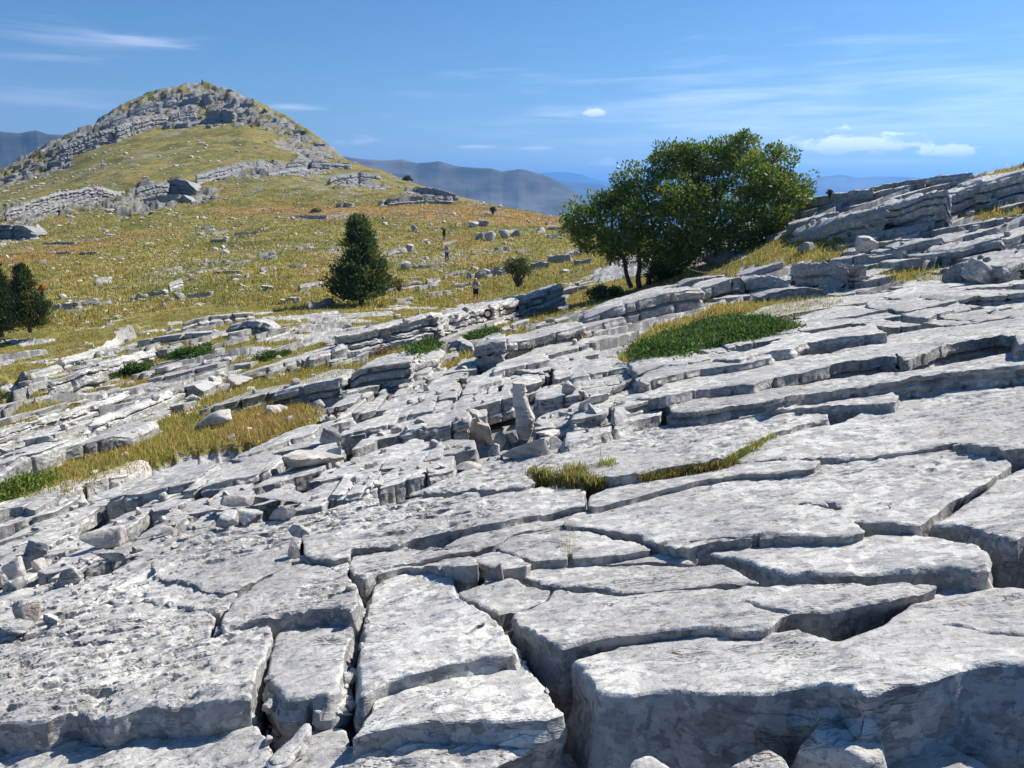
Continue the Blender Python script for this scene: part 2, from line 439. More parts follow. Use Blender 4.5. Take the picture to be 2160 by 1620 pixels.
# bedrock under the loose pavement blocks lies deeper
low = .26 * sstep(16, 9, YY) * sstep(-1.2, -.1, TG) * (1 - .9 * gr)
ZG -= low
# sink of the gully at the left
ZG -= 1.2 * poly_mask([(-200, 900), (0, 890), (60, 830), (40, 790), (0, 800), (-200, 800)], 14) * (YY > 12) * (YY < 60)

def lut(A, x, y):
    x = np.asarray(x, float); y = np.maximum(np.asarray(y, float), 1.1001)
    i = np.clip((np.log(y) - LY[0]) / (LY[1] - LY[0]), 0, len(YR) - 1.001); j = np.clip((x / y - TT[0]) / (TT[1] - TT[0]), 0, NT_ - 1.001)
    i0 = i.astype(int); j0 = j.astype(int); fi = i - i0; fj = j - j0
    return (A[i0, j0] * (1 - fi) + A[i0 + 1, j0] * fi) * (1 - fj) + (A[i0, j0 + 1] * (1 - fi) + A[i0 + 1, j0 + 1] * fi) * fj
def ground(x, y): return lut(ZG, x, y)
def hitY(px, py, ymin=1.2, ymax=600, A=None):
    """first distance at which the line of sight through a photo pixel meets the smooth ground"""
    t, e = ray(px, py)
    ys = np.exp(np.linspace(math.log(ymin), math.log(ymax), 900))
    z = EYE - ys * e
    zz = lut(ZS if A is None else A, t * ys, ys)
    k = np.argmax(z <= zz)
    return float(ys[k]) if (z <= zz).any() else None

def build_ground():
    n, m = ZG.shape
    v = np.stack([XX, YY, ZG], -1).reshape(-1, 3)
    idx = np.arange(n * m).reshape(n, m)
    q = np.stack([idx[:-1, :-1], idx[:-1, 1:], idx[1:, 1:], idx[1:, :-1]], -1).reshape(-1, 4)
    # far skirt: falls to a valley floor and reaches the horizon
    yf = np.array([760, 1000, 1500, 2500, 5000, 10000, 20000.])
    jj = np.arange(0, m, 10)
    vs = []; 
    for k, y in enumerate(yf):
        zz = np.interp(y, [640, 1500, 2500], [0, -500, -560]) + (ZG[-1, jj] if y < 1000 else 0) * .5
        vs.append(np.stack([TT[jj] * y * 1.0, np.full(len(jj), y), np.broadcast_to(zz, len(jj))], -1))
    base = len(v); vs = np.concatenate(vs); v = np.concatenate([v, vs])
    nj = len(jj); gi = base + np.arange(len(yf) * nj).reshape(len(yf), nj)
    gi = np.concatenate([idx[-1][jj][None], gi])
    q2 = np.stack([gi[:-1, :-1], gi[:-1, 1:], gi[1:, 1:], gi[1:, :-1]], -1).reshape(-1, 4)
    ex = lambda a, c: np.concatenate([a.ravel(), np.full(len(vs), c)])
    me = mesh_np('ground', v, np.concatenate([q, q2]), M_GROUND, True, dict(rock=ex(rock, .3), dry=ex(dry, 0), green=ex(green, .4), far=ex(farm, 1)))
    tag(link('ground', me), 'karst ground of limestone bedrock and dry meadow turf', None, None, 'structure')
build_ground()
print('ground', round(time.time() - T0, 1))

# ---------------------------------------------------------------- slabs: blocks of the pavement with real sides
def slab_mesh(name, poly, topfn, thick, cell, mat, edge=.012, rnd=.02, rough=.008, rill=0.0, layers=0, seed=0, cuts=(), cutw=.02, rings=10, rillscale=1.0, ang=12):
    P = np.asarray(poly, float)
    x0, y0 = P.min(0) - cell * 3; x1, y1 = P.max(0) + cell * 3
    nx = int((x1 - x0) / cell) + 2; ny = int((y1 - y0) / cell) + 2
    if nx * ny > 260000:
        f = math.sqrt(nx * ny / 260000); cell *= f
        nx = int((x1 - x0) / cell) + 2; ny = int((y1 - y0) / cell) + 2
    if nx * ny > 900000 or nx < 3 or ny < 3: return None
    gx, gy = np.meshgrid(x0 + np.arange(nx) * cell, y0 + np.arange(ny) * cell, indexing='ij')
    es = max(edge, cell * .6)
    no = int(np.clip(1 + math.log2(max(es * 18 / (3.2 * cell), 1)), 2, 5))
    wx = gx + 1.5 * es * fbm(gx / (es * 18), gy / (es * 18), no, seed + 1, .6); wy = gy + 1.5 * es * fbm(gx / (es * 18), gy / (es * 18), no, seed + 2, .6)
    d = sdf(poly, wx, wy)
    for (ax, ay, bx, by) in cuts:
        ex, ey = bx - ax, by - ay; L2 = ex * ex + ey * ey + 1e-9
        tt = np.clip(((wx - ax) * ex + (wy - ay) * ey) / L2, 0, 1)
        dd = np.hypot(wx - ax - tt * ex, wy - ay - tt * ey) - cutw * (1 - .6 * tt)
        d = np.minimum(d, dd)
    gdx, gdy = np.gradient(d, cell)
    gl = np.hypot(gdx, gdy) + 1e-6; gdx /= gl; gdy /= gl
    dc = .25 * (d[:-1, :-1] + d[1:, :-1] + d[:-1, 1:] + d[1:, 1:])
    on = dc > 0
    if on.size < 16000:                                  # keep one connected piece
        lab = np.where(on, np.arange(on.size).reshape(on.shape) + 1, 0)
        for _ in range(400):
            p_ = np.pad(lab, 1); nl = np.where(on, np.maximum.reduce([lab, p_[:-2, 1:-1], p_[2:, 1:-1], p_[1:-1, :-2], p_[1:-1, 2:]]), 0)
            if (nl == lab).all(): break
            lab = nl
        u_, c_ = np.unique(lab[on], return_counts=True)
        if len(u_) > 1: on = lab == u_[c_.argmax()]
    if on.sum() < 4: return None
    idx = np.arange(nx * ny).reshape(nx, ny)
    q = np.stack([idx[:-1, :-1], idx[1:, :-1], idx[1:, 1:], idx[:-1, 1:]], -1)[on]
    e = np.concatenate([q[:, [0, 1]], q[:, [1, 2]], q[:, [2, 3]], q[:, [3, 0]]])
    key = np.minimum(e[:, 0], e[:, 1]).astype(np.int64) * (nx * ny) + np.maximum(e[:, 0], e[:, 1])
    _, inv, cnt = np.unique(key, return_inverse=True, return_counts=True)
    be = e[cnt[inv] == 1]
    bv = np.unique(be)
    fx = gx.ravel().copy(); fy = gy.ravel().copy(); dd = d.ravel().copy()
    gX = gdx.ravel(); gY = gdy.ravel()
    mv = np.clip(dd[bv], -1.2 * cell, 1.2 * cell)
    fx[bv] -= mv * gX[bv]; fy[bv] -= mv * gY[bv]; dd[bv] = 0
    for _ in range(2):                                   # relax the outline
        acx = np.zeros(nx * ny); acy = np.zeros(nx * ny); ct = np.zeros(nx * ny)
        for p_, q_ in ((0, 1), (1, 0)):
            np.add.at(acx, be[:, p_], fx[be[:, q_]]); np.add.at(acy, be[:, p_], fy[be[:, q_]]); np.add.at(ct, be[:, p_], 1)
        fx[bv] = .5 * fx[bv] + .5 * acx[bv] / ct[bv]; fy[bv] = .5 * fy[bv] + .5 * acy[bv] / ct[bv]
    used = np.unique(q)
    X = fx[used]; Y = fy[used]; D = np.maximum(dd[used], 0)
    Z = topfn(X, Y)
    ca, sa = math.cos(math.radians(ang)), math.sin(math.radians(ang))
    a1 = X * ca + Y * sa; a2 = -X * sa + Y * ca
    Z = Z + rough * 2.6 * fbm(a1 * 1.1, a2 * 1.9, 3, 300) + rough * 1.1 * fbm(a1 * 6, a2 * 18, 3, 310)
    # thin bedding steps on the top
    stp = fbm(a1 * .9, a2 * 2.2, 4, 320)
    Z = Z + rough * 1.3 * (sstep(.02, .09, stp) + sstep(.22, .29, stp))
    if rill > 0:
        s = rillscale
        r1 = fbm(a1 * 5 / s, a2 * 13 / s, 3, 330, .55); r2 = fbm(a1 * 9 / s + 3, a2 * 22 / s, 2, 340)
        msk = .35 + .65 * sstep(-.25, .2, fbm(a1 * .8, a2 * .8, 2, 350))
        wv = .35 * fbm(a1 * 14 / s, a2 * 20 / s, 2, 345)
        r1 = r1 + .12 * wv; hol = .62 * sstep(.05, .15, r1) + .5 * sstep(.17, .28, r1) + .38 * sstep(.06, .16, r2 + .1 * wv) + .25 * np.clip(r1, -.2, .2)
        Z = Z - 1.25 * rill * msk * (hol - .4)
    r = np.minimum(.5 * rnd * (.6 + .8 * (fbm(X / (rnd * 9), Y / (rnd * 9), 2, seed + 8) + .5)), .3)
    r = np.maximum(r, 1e-4)
    k = np.clip(1 - D / r, 0, 1)
    Z = Z - r * .7 * k ** 3
    remap = np.full(nx * ny, -1, np.int64); remap[used] = np.arange(len(used))
    q = remap[q]; be = remap[be]
    B = np.unique(be)
    bX, bY, bZ = X[B], Y[B], Z[B]
    nX, nY = -gX[used][B], -gY[used][B]
    R = rings
    thv = np.broadcast_to(thick, bX.shape)
    fr = (np.arange(1, R + 1) / R) ** 1.0
    V = [np.stack([X, Y, Z], -1)]
    sc = a1[B] if True else 0
    lb = None
    if layers:
        hs = np.random.default_rng(seed + 77)
        cutsz = np.cumsum(hs.uniform(.5, 1.6, layers)); cutsz /= cutsz[-1]
        offs = hs.uniform(-.5, 1.0, layers)
    bmap = np.full(len(X), -1, np.int64); bmap[B] = np.arange(len(B))
    tl = (bX * ca + bY * sa)
    for i, f in enumerate(fr):
        dep = thv * f
        al = bX * 1.0 + bY * .8
        o = rough * 2.6 * fbm(al / .32, dep / .10 + 5, 4, seed + 20, .65) + rough * 1.2 * gn(al / .05, dep / .035, seed + 22) + .03 * thv / .35 * fbm(al / .8, dep / .3, 2, seed + 21) + rough * .5 * min(i, 2)
        if layers:
            ff = f + .03 * fbm(tl / (thv * 2.5), tl * 0 + 1, 2, seed + 4)
            li = np.clip(np.searchsorted(cutsz, ff), 0, layers - 1)
            lo = np.where(li > 0, cutsz[li - 1], 0); hi = cutsz[li]
            pos_ = np.minimum(ff - lo, hi - ff) / (hi - lo + 1e-6)
            bl = .9 * thv * (1.0 + hsh(li, li * 0, seed + 31))
            bi = np.floor(tl / bl + hsh(li, li * 0, seed + 33) * 7)
            amp = np.minimum(thv * .13, np.maximum(.35, .07 * thv))
            o = o + amp * (offs[li] * .6 + .9 * (hsh(bi, li, seed + 35) - .5)) - amp * 1.5 * sstep(.13, .02, pos_)
            fb = np.abs(tl / bl + hsh(li, li * 0, seed + 33) * 7 - bi - .5)
            o = o - amp * .8 * sstep(.44, .495, fb)
        if i == 0: o = o * .3
        V.append(np.stack([bX + nX * o, bY + nY * o, bZ - dep], -1))
    nb = len(B); n0 = len(X)
    F = [q]
    a, b = bmap[be[:, 0]], bmap[be[:, 1]]
    prev_a, prev_b = be[:, 0], be[:, 1]
    for i in range(R):
        na = n0 + i * nb + a; nbb = n0 + i * nb + b
        F.append(np.stack([prev_b, prev_a, na, nbb], -1))
        prev_a, prev_b = na, nbb
    V = np.concatenate(V)
    c = V.mean(0)
    me = mesh_np(name, V - c, np.concatenate(F), mat, True)
    # crisp edges where side meets top and between layers
    return me, c

def autosharp(me, ang=27):
    try: me.set_sharp_from_angle(angle=math.radians(ang))
    except Exception: pass

def slab(label, px, hf=.10, hb=.0, th=.34, rill=0.0, rough=.008, name='limestone_slab', group=None, mat=None, seed=None, cat='rock slab', layers=0, rnd=.025, edge=.012, cutpx=(), cutw=.018, rs=1.0, ang=12, lift=0.0):
    P = np.array(px, float)
    Yp = p0Y(P[:, 0], P[:, 1]); y0, y1 = Yp.min(), Yp.max()
    # plane z = P0 + lift + hf at front, hb at the back
    sl = (hb - hf) / max(y1 - y0, .05)
    t, e = ray(P[:, 0], P[:, 1])
    # EYE - Y e = A t Y + B Y + c0 + sl*Y   with c0 = lift + hf - sl*y0
    c0 = lift + hf - sl * y0
    Y = (EYE - c0) / (e + A_ * t + B_ + sl)
    X = t * Y
    def top(x, y): return P0(x, y) + c0 + sl * y
    def w(pt):
        tt, ee = ray(*pt); yy = (EYE - c0) / (ee + A_ * tt + B_ + sl); return float(tt * yy), float(yy)
    cuts = [(*w(c[:2]), *w(c[2:])) for c in cutpx]
    cell = max(.0065, .0024 * float(np.median(Y)))
    seed = seed if seed is not None else (int(abs(px[0][0]) * 7 + px[0][1] * 13) % 9973)
    r = slab_mesh(name, np.stack([X, Y], -1), top, th, cell, mat or M_ROCK, edge=edge, rnd=rnd, rough=rough, rill=rill, layers=layers, seed=seed, cuts=cuts, cutw=cutw, rings=12, rillscale=rs, ang=ang)
    if r is None: print('slab failed', label); return None
    me, c = r; autosharp(me)
    return tag(link(name, me, None, c), label, cat, group)

def ledge(label, px, face, depth=1.5, Y=None, name='limestone_ledge', group=None, mat=None, layers=3, back=.10, rough=None, seed=None, cat='rock ledge', lift=0, joints=True, rise=0.0):
    P = np.array(px, float)
    face = np.broadcast_to(np.asarray(face, float), len(P)) if np.ndim(face) == 0 else np.interp(np.linspace(0, 1, len(P)), np.linspace(0, 1, len(face)), face)
    if Y is None:
        ys = [hitY(a, b + f + lift) for (a, b), f in zip(P, face)]
        ys = [y for y in ys if y]
        if not ys: return None
        ly = np.log(np.array(ys))
        if len(ys) == len(P) and len(P) > 1:
            k = np.polyfit(P[:, 0], ly, 1); k[0] = np.clip(k[0], -.0035, .0035)
            Yv = np.exp(ly.mean() + k[0] * (P[:, 0] - P[:, 0].mean()))
        else: Yv = np.full(len(P), math.exp(ly.mean()))
    else: Yv = np.interp(np.linspace(0, 1, len(P)), np.linspace(0, 1, len(np.atleast_1d(Y))), np.atleast_1d(Y))
    t, e = ray(P[:, 0], P[:, 1]); X = t * Yv; Z = EYE - Yv * e
    ym = float(Yv.mean())
    seed = seed if seed is not None else (int(abs(P[0, 0]) * 7 + P[0, 1] * 13) % 9973)
    o = np.argsort(X); X, Yv, Z, face = X[o], Yv[o], Z[o], face[o]
    L = X[-1] - X[0]
    bx = np.linspace(X[-1] - .05 * L, X[0] + .05 * L, 5)
    poly = np.concatenate([np.stack([X, Yv], -1), np.stack([bx + .0 * depth, np.interp(bx, X, Yv) + depth * np.array([.75, 1, 1.1, 1, .7])], -1)])
    def top(x, y):
        w = y - np.interp(x, X, Yv)
        return np.interp(x, X, Z) - back * w + rise * 0
    fw = float(face.mean()) / FPX * ym
    th = fw + .12 * fw + min(.5, .02 * ym)
    cell = max(.008, .0022 * ym)
    rg = np.random.default_rng(seed)
    cuts = []
    if joints:
        x = X[0] + rg.uniform(.8, 3.0) * max(fw, .08 * L)
        while x < X[-1] - fw * .4:
            yy = float(np.interp(x, X, Yv))
            cuts.append((x, yy - .1 * depth, x + rg.uniform(-.4, .4) * fw, yy + depth * rg.uniform(.15, .6)))
            x += rg.uniform(1.6, 5.0) * max(fw, .12 * L)
    r = slab_mesh(name, poly, top, th, cell, mat or M_ROCK, edge=max(.012, .05 * fw), rnd=max(.02, min(.10 * fw, .12)), rough=rough or max(.008, min(.05 if ym < 100 else .3, .03 * fw)), layers=layers, seed=seed,
                  cuts=cuts, cutw=max(.012, .0016 * ym), rings=int(np.clip(face.mean() / 1.6, 6, 34)))
    if r is None: return None
    me, c = r; autosharp(me)
    return tag(link(name, me, None, c), label, cat, group)

# ---------------------------------------------------------------- the pavement blocks of the foreground
R1, R2 = .020, .012
slab('broad pitted limestone block with a long shaded front edge, below the round pale boulder',
 [(-220, 1556), (-60, 1545), (0, 1536), (95, 1524), (144, 1504), (160, 1502), (225, 1513), (303, 1492), (405, 1490), (470, 1484), (486, 1482), (530, 1470), (534, 1455), (549, 1402), (566, 1375), (576, 1345), (574, 1328), (545, 1318), (507, 1316), (470, 1330), (457, 1303), (430, 1290), (340, 1275), (230, 1280), (130, 1318), (60, 1345), (0, 1362), (-220, 1400)],
 hf=.10, hb=.01, th=.36, rill=.026, rs=1.0, rnd=.03, cutpx=[(462, 1300, 440, 1350)], ang=24)
slab('rounded limestone block with notched left end, above the narrow block between two clefts',
 [(463, 1316), (474, 1295), (500, 1260), (540, 1232), (600, 1195), (640, 1188), (690, 1193), (735, 1217), (757, 1252), (757, 1280), (742, 1300), (733, 1288), (690, 1286), (640, 1292), (600, 1299), (540, 1310), (500, 1318), (470, 1327)],
 hf=.10, hb=.02, th=.4, rill=.016, rnd=.03, ang=20)
slab('narrow limestone block standing between the two dark clefts',
 [(578, 1345), (590, 1322), (640, 1305), (690, 1296), (733, 1295), (742, 1312), (746, 1335), (730, 1378), (722, 1415), (712, 1450), (690, 1462), (668, 1462), (620, 1470), (596, 1470), (575, 1446), (563, 1420), (566, 1395), (572, 1370)],
 hf=.08, hb=.02, th=.42, rill=.008, rnd=.045, layers=2)
slab('pale limestone block at the bottom left corner of the pavement',
 [(-220, 1610), (0, 1569), (70, 1550), (137, 1535), (225, 1529), (303, 1526), (330, 1533), (348, 1543), (412, 1543), (457, 1533), (500, 1520), (522, 1512), (537, 1525), (556, 1550), (574, 1588), (566, 1612), (555, 1660), (540, 1860), (-220, 1860)],
 hf=.02, hb=.0, th=.4, rill=.012, rnd=.03, lift=-.03, ang=24)
slab('thin tilted flake leaning in the mouth of the dark cleft', [(567, 1602), (600, 1562), (640, 1524), (652, 1526), (648, 1545), (622, 1572), (604, 1604), (580, 1612)], hf=.03, hb=.05, th=.05, rnd=.012, name='stone_flake', cat='stone flake')
slab('pale broken block at the foot of the narrow block between the clefts',
 [(606, 1612), (640, 1560), (655, 1540), (690, 1526), (722, 1538), (738, 1558), (741, 1577), (728, 1610), (712, 1700), (600, 1700)], hf=.03, hb=.0, th=.3, rnd=.03, lift=-.04)
slab('long smooth limestone block with ragged left edge between the two main clefts',
 [(788, 1238), (800, 1222), (818, 1214), (860, 1206), (907, 1201), (950, 1206), (957, 1226), (962, 1262), (985, 1282), (1013, 1294), (1040, 1312), (1059, 1330), (1076, 1360), (1088, 1384), (1070, 1390), (1027, 1394), (950, 1410), (886, 1425), (826, 1437), (795, 1450), (772, 1464), (758, 1466), (755, 1440), (757, 1400), (766, 1342), (778, 1275)],
 hf=.075, hb=.0, th=.42, rill=.008, rnd=.025, layers=3, cutpx=[(1010, 1330, 980, 1348)])
slab('smooth pale block in the middle of the bottom edge, behind a straight thin crack',
 [(737, 1563), (757, 1543), (785, 1498), (792, 1460), (826, 1446), (893, 1430), (960, 1414), (1027, 1402), (1094, 1392), (1126, 1423), (1157, 1469), (1175, 1490), (1192, 1512), (1150, 1524), (1090, 1529), (1013, 1531), (950, 1532), (886, 1536), (830, 1541), (781, 1550)],
 hf=.055, hb=.0, th=.4, rill=.003, rnd=.018)
slab('rough pale ledge along the bottom edge in front of the straight thin crack',
 [(716, 1580), (790, 1556), (900, 1543), (1013, 1537), (1120, 1530), (1193, 1519), (1197, 1535), (1160, 1556), (1100, 1592), (1050, 1616), (1010, 1660), (1000, 1800), (700, 1800)],
 hf=.03, hb=.0, th=.4, rill=.010, rnd=.05, lift=-.03, layers=3)
slab('small three sided block pointing down to the fork of the cleft',
 [(966, 1261), (1000, 1252), (1020, 1243), (1022, 1222), (1045, 1221), (1066, 1226), (1090, 1236), (1115, 1245), (1160, 1250), (1152, 1268), (1110, 1284), (1073, 1293), (1059, 1301), (1040, 1297), (1005, 1282), (975, 1272)],
 hf=.05, hb=.01, th=.36, rill=.003, rnd=.02)
slab('large smooth limestone block right of the forked cleft, with a lit right end',
 [(1078, 1308), (1085, 1294), (1118, 1284), (1154, 1268), (1170, 1250), (1250, 1250), (1320, 1257), (1400, 1246), (1486, 1240), (1567, 1241), (1610, 1243), (1700, 1236), (1850, 1229), (1925, 1228), (1978, 1238), (1958, 1247), (1915, 1260), (1878, 1270), (1804, 1282), (1730, 1297), (1664, 1303), (1640, 1318), (1618, 1332), (1596, 1336), (1510, 1333), (1415, 1335), (1360, 1339), (1300, 1350), (1230, 1363), (1185, 1370), (1160, 1366), (1135, 1348), (1115, 1330), (1092, 1322)],
 hf=.10, hb=.02, th=.45, rill=.004, rnd=.03, cutpx=[(1660, 1300, 1560, 1278)], cutw=.012)
slab('thick lichen spotted block at the lower right with a high shaded front face',
 [(1205, 1404), (1217, 1397), (1266, 1385), (1344, 1361), (1420, 1355), (1508, 1350), (1597, 1346), (1640, 1343), (1686, 1336), (1730, 1346), (1767, 1351), (1800, 1340), (1841, 1328), (1890, 1300), (1940, 1265), (1992, 1241), (2027, 1236), (2160, 1242), (2420, 1250), (2420, 1395), (2160, 1402), (2064, 1412), (1990, 1436), (1965, 1444), (1893, 1457), (1850, 1472), (1823, 1476), (1790, 1465), (1767, 1460), (1693, 1453), (1640, 1458), (1582, 1462), (1490, 1461), (1416, 1457), (1330, 1465), (1263, 1463), (1238, 1432)],
 hf=.16, hb=.01, th=.5, rill=.004, rnd=.04, cutpx=[(2300, 1338, 1990, 1322)], cutw=.008)
slab('lens shaped smooth block behind the large smooth block, pointed at its right end',
 [(1066, 1216), (1090, 1204), (1122, 1195), (1200, 1190), (1300, 1193), (1400, 1193), (1500, 1191), (1527, 1192), (1556, 1203), (1582, 1217), (1604, 1237), (1567, 1229), (1520, 1228), (1486, 1234), (1400, 1242), (1340, 1250), (1310, 1250), (1250, 1236), (1200, 1240), (1150, 1240), (1115, 1228)],
 hf=.06, hb=.0, th=.36, rill=.003, rnd=.02)
slab('smooth block with a lit rounded right end, just above the thick lichen spotted block',
 [(1452, 1160), (1508, 1143), (1597, 1132), (1680, 1129), (1730, 1128), (1804, 1128), (1834, 1132), (1880, 1126), (1930, 1124), (1971, 1128), (2010, 1136), (2056, 1147), (2084, 1160), (2095, 1180), (2090, 1200), (2060, 1204), (2020, 1198), (1997, 1195), (1915, 1200), (1804, 1209), (1730, 1212), (1660, 1213), (1619, 1199), (1567, 1180), (1527, 1173), (1486, 1166)],
 hf=.10, hb=.01, th=.4, rill=.006, rnd=.05)
slab('wide smooth sheet of pavement in the right half, rising to a pale diagonal step',
 [(1238, 1072), (1330, 1054), (1400, 1037), (1480, 1022), (1560, 1011), (1620, 1006), (1690, 998), (1740, 984), (1800, 972), (1880, 956), (1960, 946), (2040, 943), (2100, 946), (2124, 958), (2134, 985), (2105, 1003), (2086, 1020), (2040, 1042), (1998, 1063), (1970, 1085), (1942, 1105), (1857, 1099), (1801, 1096), (1815, 1106), (1824, 1122), (1790, 1128), (1730, 1127), (1690, 1126), (1600, 1130), (1500, 1142), (1450, 1158), (1400, 1147), (1360, 1138), (1350, 1124), (1320, 1122), (1250, 1111), (1190, 1108), (1200, 1092)],
 hf=.09, hb=.0, th=.4, rill=.007, rnd=.02, cutpx=[(1690, 1066, 1765, 1078), (1765, 1078, 1738, 1060), (1460, 1140, 1600, 1128)], cutw=.02)
slab('long narrow sheet with a curved shaded edge, right of the turf pocket',
 [(1240, 1062), (1245, 1045), (1280, 1030), (1317, 1019), (1400, 1001), (1450, 990), (1527, 981), (1600, 975), (1680, 972), (1734, 976), (1720, 986), (1690, 990), (1560, 1002), (1520, 1008), (1480, 1013), (1440, 1024), (1400, 1031), (1330, 1049), (1290, 1058), (1255, 1068)],
 hf=.06, hb=.01, th=.3, rill=.004, rnd=.018)
slab('small block left of the upright dry stalks, above the reddish stone',
 [(992, 1182), (1020, 1172), (1050, 1167), (1075, 1172), (1094, 1178), (1122, 1191), (1112, 1199), (1085, 1202), (1060, 1206), (1030, 1200), (1010, 1192)], hf=.06, hb=.02, th=.3, rnd=.02)
slab('flat block behind the upright dry stalks, with a split in its front edge',
 [(1046, 1156), (1076, 1132), (1120, 1122), (1182, 1116), (1238, 1118), (1294, 1135), (1340, 1140), (1374, 1158), (1308, 1166), (1217, 1178), (1170, 1180), (1126, 1184), (1097, 1176), (1052, 1164)],
 hf=.05, hb=.0, th=.34, rill=.004, rnd=.018, cutpx=[(1207, 1190, 1200, 1166)], cutw=.02)
slab('thin sliver of slab right of the upright dry stalks', [(1221, 1187), (1256, 1178), (1330, 1170), (1400, 1166), (1440, 1173), (1465, 1189), (1440, 1188), (1400, 1186), (1300, 1187)], hf=.03, hb=.01, th=.2, rnd=.012)
slab('wide pitted sheet of pavement in the middle, ending at the turf pocket',
 [(640, 1112), (700, 1092), (800, 1068), (880, 1052), (930, 1040), (1000, 1034), (1120, 1030), (1180, 1024), (1226, 1026), (1234, 1036), (1233, 1068), (1180, 1074), (1100, 1092), (1060, 1104), (1000, 1113), (930, 1126), (870, 1138), (832, 1148), (780, 1152), (742, 1158), (735, 1172), (700, 1180), (640, 1170)],
 hf=.07, hb=.0, th=.34, rill=.022, rs=1.15, rnd=.02, ang=16)
slab('pitted strip of pavement above the straight left cleft',
 [(736, 1196), (742, 1168), (790, 1160), (832, 1153), (870, 1158), (935, 1157), (965, 1140), (1000, 1122), (1060, 1108), (1100, 1099), (1190, 1084), (1232, 1080), (1236, 1092), (1180, 1108), (1080, 1128), (1040, 1154), (985, 1166), (935, 1174), (892, 1184), (830, 1196), (792, 1211), (770, 1222), (750, 1214)],
 hf=.06, hb=.0, th=.36, rill=.016, rnd=.02, cutpx=[(945, 1158, 880, 1166)], ang=16)
slab('short strip between the pitted strip and the long smooth block',
 [(792, 1215), (835, 1199), (895, 1187), (940, 1177), (985, 1172), (1000, 1180), (1010, 1196), (985, 1200), (960, 1200), (905, 1196), (850, 1202), (815, 1210)], hf=.05, hb=.0, th=.34, rill=.01, rnd=.02)
slab('smooth slab beyond the diagonal step at the right edge, with a shaded rounded front',
 [(1964, 1103), (1990, 1090), (2005, 1082), (2040, 1058), (2090, 1030), (2110, 1012), (2160, 992), (2420, 960), (2420, 1160), (2165, 1128), (2146, 1141), (2114, 1139), (2080, 1126), (2051, 1112), (2010, 1100)],
 hf=.13, hb=.0, th=.42, rill=.006, rnd=.04)
slab('dark low block at the right edge in front of the smooth slab', [(2100, 1200), (2140, 1170), (2420, 1175), (2420, 1240), (2100, 1236)], hf=.0, hb=-.05, th=.3, rnd=.03, lift=-.10)
slab('pitted pavement under the stacked flat stones, left of the middle sheet',
 [(380, 1150), (470, 1120), (560, 1104), (640, 1090), (700, 1074), (760, 1056), (800, 1050), (800, 1064), (700, 1090), (640, 1108), (636, 1160), (620, 1190), (560, 1212), (500, 1240), (470, 1250), (400, 1235), (330, 1220), (320, 1190)],
 hf=.05, hb=.0, th=.34, rill=.024, rs=1.0, rnd=.02, ang=20, cutpx=[(610, 1200, 660, 1120)])
slab('pitted sheet in the upper left of the pavement, above the broad pitted block',
 [(-220, 1370), (0, 1340), (60, 1330), (130, 1300), (200, 1268), (320, 1195), (400, 1236), (470, 1252), (505, 1250), (478, 1285), (460, 1300), (430, 1288), (340, 1272), (230, 1276), (120, 1318), (50, 1344), (-220, 1395)],
 hf=.04, hb=.0, th=.34, rill=.026, rs=1.0, rnd=.02, ang=22)
slab('pitted slab between the left rubble and the stacked flat stones',
 [(-220, 1330), (0, 1250), (120, 1230), (230, 1210), (330, 1150), (400, 1120), (470, 1095), (500, 1100), (380, 1148), (316, 1196), (200, 1266), (130, 1298), (60, 1326), (0, 1336), (-220, 1360)],
 hf=.04, hb=.0, th=.3, rill=.02, rs=.9, rnd=.02, ang=20)
slab('small block with a pale corner at the head of the left cleft',
 [(690, 1178), (735, 1172), (738, 1196), (722, 1214), (690, 1192), (640, 1186), (600, 1192), (600, 1182), (650, 1176)], hf=.05, hb=.01, th=.34, rnd=.02, rill=.01)
slab('pavement slab under the cairn, just left of the turf pocket',
 [(860, 1046), (900, 1026), (950, 1006), (1000, 986), (1040, 962), (1060, 950), (1120, 938), (1190, 930), (1200, 944), (1182, 957), (1116, 988), (1106, 1000), (1128, 1018), (1110, 1027), (1000, 1032), (930, 1040)],
 hf=.05, hb=.02, th=.34, rill=.018, rs=1.1, rnd=.02, ang=16)
slab('low slab filling the corner between the cairn and the stepped sheets',
 [(1190, 940), (1196, 912), (1240, 890), (1330, 868), (1400, 858), (1395, 876), (1340, 890), (1300, 906), (1250, 924)], hf=.10, hb=.03, th=.34, rill=.01, rnd=.02, layers=2, cutpx=[(1290, 910, 1300, 880)])
slab('broken slab under the triangular grey plate', [(1205, 884), (1215, 862), (1270, 842), (1340, 818), (1380, 812), (1372, 846), (1330, 858), (1270, 872)], hf=.14, hb=.05, th=.36, rill=.008, rnd=.02, layers=3, cutpx=[(1280, 874, 1300, 845)])
